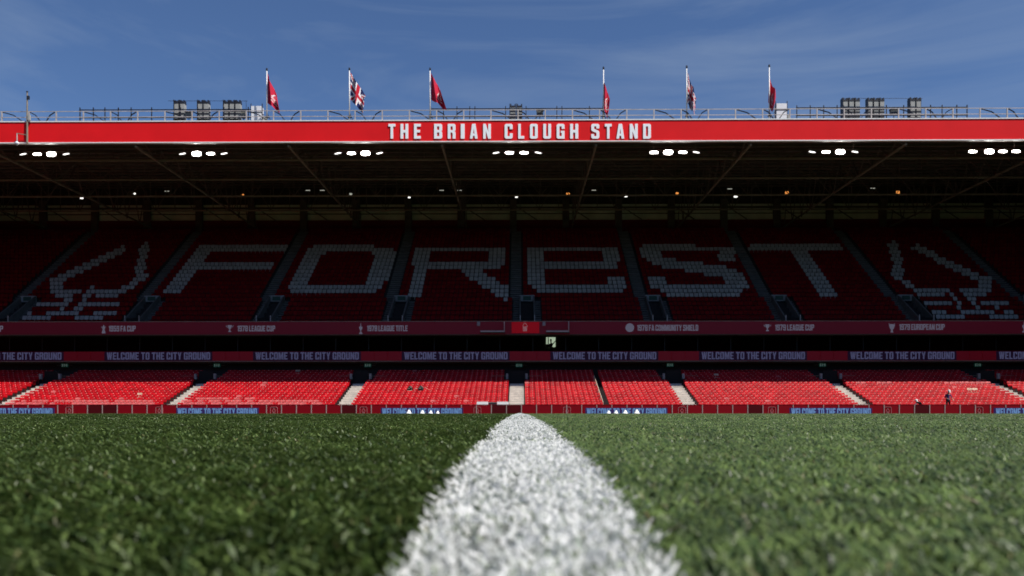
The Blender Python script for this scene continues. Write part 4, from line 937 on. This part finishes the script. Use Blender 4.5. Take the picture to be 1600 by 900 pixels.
# ------------------------------------------------------------------ people
def person(label, loc, joints, edges, zones, rotz=0, cap=None):
    """one skinned body mesh; zones pick the material of each face by the nearest bone"""
    names_ = list(joints); idx = {n_: i for i, n_ in enumerate(names_)}
    me = bpy.data.meshes.new('body'); me.from_pydata([joints[n_][:3] for n_ in names_], [(idx[a], idx[c]) for a, c in edges], [])
    tmp = bpy.data.objects.new('tmp', me); COL.objects.link(tmp)
    tmp.modifiers.new('s', 'SKIN'); sd = tmp.modifiers.new('d', 'SUBSURF'); sd.levels = sd.render_levels = 1
    for i, n_ in enumerate(names_):
        r = joints[n_][3]; me.skin_vertices[0].data[i].radius = (r, r*(joints[n_][4] if len(joints[n_]) > 4 else 1))
        me.skin_vertices[0].data[i].use_root = (n_ == 'pelvis')
    dg = bpy.context.evaluated_depsgraph_get(); body = bpy.data.meshes.new_from_object(tmp.evaluated_get(dg)); bpy.data.objects.remove(tmp)
    mlist = sorted(set(zones.values())); body.materials.clear()
    for k in mlist: body.materials.append(MATS[k])
    segs = [(Vector(joints[a][:3]), Vector(joints[c][:3]), zones.get(c, zones.get(a))) for a, c in edges]
    for p in body.polygons:
        best = None
        for a, c, zz in segs:
            d = c-a; t_ = max(0, min(1, (p.center-a).dot(d)/d.dot(d))); q = (p.center-a-d*t_).length
            if best is None or q < best[0]: best = (q, zz)
        p.material_index = mlist.index(best[1]); p.use_smooth = True
    o = thing('person', label, 'person', loc); o.rotation_euler[2] = rotz
    link('body', body, o)
    if cap:
        hx, hy, hz, tilt, m_ = cap; b = MB(); n = 12; ring = [(.112,0),(.115,.03),(.105,.075),(.075,.115),(.03,.135),(0,.137)]
        b.add([(r_*math.cos(2*math.pi*j/n), r_*1.12*math.sin(2*math.pi*j/n), h) for r_, h in ring for j in range(n)], [(a*n+j, a*n+(j+1) % n, (a+1)*n+(j+1) % n, (a+1)*n+j) for a in range(5) for j in range(n)])
        b.add([(-.09,-.07,.0),(.09,-.07,.0),(.07,-.21,-.02),(-.07,-.21,-.02),(-.09,-.07,.014),(.09,-.07,.014),(.07,-.21,-.008),(-.07,-.21,-.008)], [(0,3,2,1),(4,5,6,7),(0,1,5,4),(1,2,6,5),(2,3,7,6),(3,0,4,7)])
        c = b.build('cap', m_, o, smooth=True); c.location = (hx, hy, hz); c.rotation_euler[0] = tilt
    return o
def face(parent, hx, hy, hz):
    b = MB(); b.bar((hx,hy-.088,hz+.02), (hx,hy-.115,hz-.03), .012, 5, r2=.02); b.build('nose', 'skin', parent)
    b = MB()
    for s_ in (-1, 1): b.box(hx+s_*.035-.014, hx+s_*.035+.014, hy-.094, hy-.084, hz+.015, hz+.03)
    b.build('eyes', 'hair_dark', parent); MB().box(hx-.025, hx+.025, hy-.092, hy-.082, hz-.068, hz-.058).build('mouth', 'hair_dark', parent)
def add_hand(J, E, pre, w, d, up):
    """palm and five unequal curled fingers from wrist w along d"""
    w = Vector(w); d = Vector(d).normalized(); up = Vector(up).normalized(); sd = d.cross(up).normalized()
    J[pre+'palm'] = (*(w+d*.07), .026, .6); E.append((pre+'wrist', pre+'palm'))
    for i, (o_, l_) in enumerate(((-.032,.06),(-.011,.075),(.011,.07),(.032,.055))):
        k1 = w+d*.10+sd*o_; k2 = k1+d*l_*.55-up*l_*.25; k3 = k2-up*l_*.5+d*l_*.15
        J[pre+'a%d' % i] = (*k1, .010); J[pre+'b%d' % i] = (*k2, .009); J[pre+'c%d' % i] = (*k3, .008)
        E += [(pre+'palm', pre+'a%d' % i), (pre+'a%d' % i, pre+'b%d' % i), (pre+'b%d' % i, pre+'c%d' % i)]
    t1 = w+d*.035-sd*.045; t2 = t1+d*.045-sd*.012-up*.015
    J[pre+'t1'] = (*t1, .011); J[pre+'t2'] = (*t2, .009); E += [(pre+'palm', pre+'t1'), (pre+'t1', pre+'t2')]
def base_person(head, neck, chest, spine, pelvis, sh, el, wr, kn, an):
    J = {'pelvis': (*pelvis, .15, .72), 'spine': (*spine, .14, .72), 'chest': (*chest, .165, .66), 'neck': (*neck, .058), 'head': (*head, .085, 1.1)}
    hv = Vector(head)+(Vector(head)-Vector(neck)).normalized()*.10; J['crown'] = (*hv, .07, 1.1)
    E = [('pelvis','spine'),('spine','chest'),('chest','neck'),('neck','head'),('head','crown')]
    for s_, q in ((0, 'l'), (1, 'r')):
        J[q+'shoulder'] = (*sh[s_], .062); J[q+'elbow'] = (*el[s_], .045); J[q+'wrist'] = (*wr[s_], .030)
        E += [('chest', q+'shoulder'), (q+'shoulder', q+'elbow'), (q+'elbow', q+'wrist')]
        hip = (pelvis[0]+(-.1 if s_ == 0 else .1), pelvis[1], pelvis[2]-.08)
        J[q+'hip'] = (*hip, .095); J[q+'knee'] = (*kn[s_], .062); J[q+'ankle'] = (*an[s_], .042)
        toe = (an[s_][0], an[s_][1]-.17, an[s_][2]-.04); J[q+'toe'] = (*toe, .036)
        E += [('pelvis', q+'hip'), (q+'hip', q+'knee'), (q+'knee', q+'ankle'), (q+'ankle', q+'toe')]
    for s_, q in ((0, 'l'), (1, 'r')): add_hand(J, E, q, wr[s_], Vector(wr[s_])-Vector(el[s_]), (0,0,1))
    return J, E
def zmap(J, top, arm, leg, shoe):
    Z = {}
    for n_ in J:
        if n_ in ('pelvis',): Z[n_] = leg
        elif n_ in ('spine','chest') or n_.endswith('shoulder'): Z[n_] = top
        elif n_ in ('neck','head','crown'): Z[n_] = 'skin'
        elif n_.endswith('elbow'): Z[n_] = top
        elif n_.endswith('wrist'): Z[n_] = arm
        elif n_[1:] in ('hip','knee','ankle'): Z[n_] = leg
        elif n_.endswith('toe'): Z[n_] = shoe
        else: Z[n_] = 'skin'
    return Z
yA = LY0+LP*1-.48; xA = px(1481.5, yA)
J, E = base_person((0,-.13,1.62),(0,-.04,1.49),(0,0,1.34),(0,.02,1.12),(0,.03,.95),((-.19,0,1.40),(.19,0,1.40)),((-.29,-.02,1.13),(.29,-.03,1.13)),((-.10,-.24,1.02),(.30,-.22,1.0)),((-.12,-.05,.50),(.12,-.05,.50)),((-.13,0,.09),(.13,0,.09)))
pA = person('standing person in navy top and white cap, head bowed, among the front seats', (xA, yA, lz(0)+.22), J, E, zmap(J, 'cloth_navy', 'skin', 'cloth_dark', 'cloth_dark'), 0, (0,-.15,1.68,.45,'cloth_white'))
face(pA, 0, -.14, 1.60)
yB = 69.05; xB = px(1431.5, yB)
J, E = base_person((0,-.06,1.06),(.08,.0,1.03),(.22,.05,1.0),(.38,.10,.90),(.52,.14,.78),((.14,-.12,.97),(.22,.2,1.03)),((-.10,-.16,.86),(.05,.28,.74)),((-.2,-.16,.60),(-.08,.2,.55)),((.34,-.02,.42),(.40,.18,.42)),((.48,.08,.09),(.52,.22,.09)))
pB = person('crouching person in black with white sleeve and pale cap behind the front wall', (xB, yB, .0), J, E, {**zmap(J, 'cloth_dark', 'cloth_white', 'cloth_dark', 'cloth_dark')}, 0, (-.02,-.07,1.11,.25,'cloth_white'))
face(pB, -.02, -.07, 1.06)
yC = 86.8; xC = px(861, yC); zC = zr0+.05
hz_ = pz(861, 532, yC)-zC
k = hz_/1.62
J, E = base_person((-.02,-.02,1.62*k),(0,0,1.48*k),(.02,.02,1.32*k),(.03,.03,1.12*k),(.04,.04,.92*k),((-.17,0,1.38*k),(.19,0,1.38*k)),((-.36,-.05,1.18*k),(.36,-.04,1.5*k)),((-.56,-.1,1.05*k),(.54,-.06,1.64*k)),((-.08,-.03,.48*k),(.16,-.03,.48*k)),((-.1,.02,.09),(.18,.02,.09)))
pC = person('dark silhouetted person with one arm raised before the small daylit window', (xC, yC, zC), J, E, zmap(J, 'cloth_dark', 'cloth_dark', 'cloth_dark', 'cloth_dark'), 0, None)
b = MB(); n = 12; ring = [(.098,-.02),(.10,.03),(.085,.09),(.05,.125),(0,.135)]
b.add([(-.02+r_*math.cos(2*math.pi*j/n), .0+r_*1.1*math.sin(2*math.pi*j/n), 1.62*k+.03+h) for r_, h in ring for j in range(n)], [(a*n+j, a*n+(j+1) % n, (a+1)*n+(j+1) % n, (a+1)*n+j) for a in range(4) for j in range(n)])
b.build('hair', 'hair_dark', pC, smooth=True); face(pC, -.02, -.02, 1.62*k)
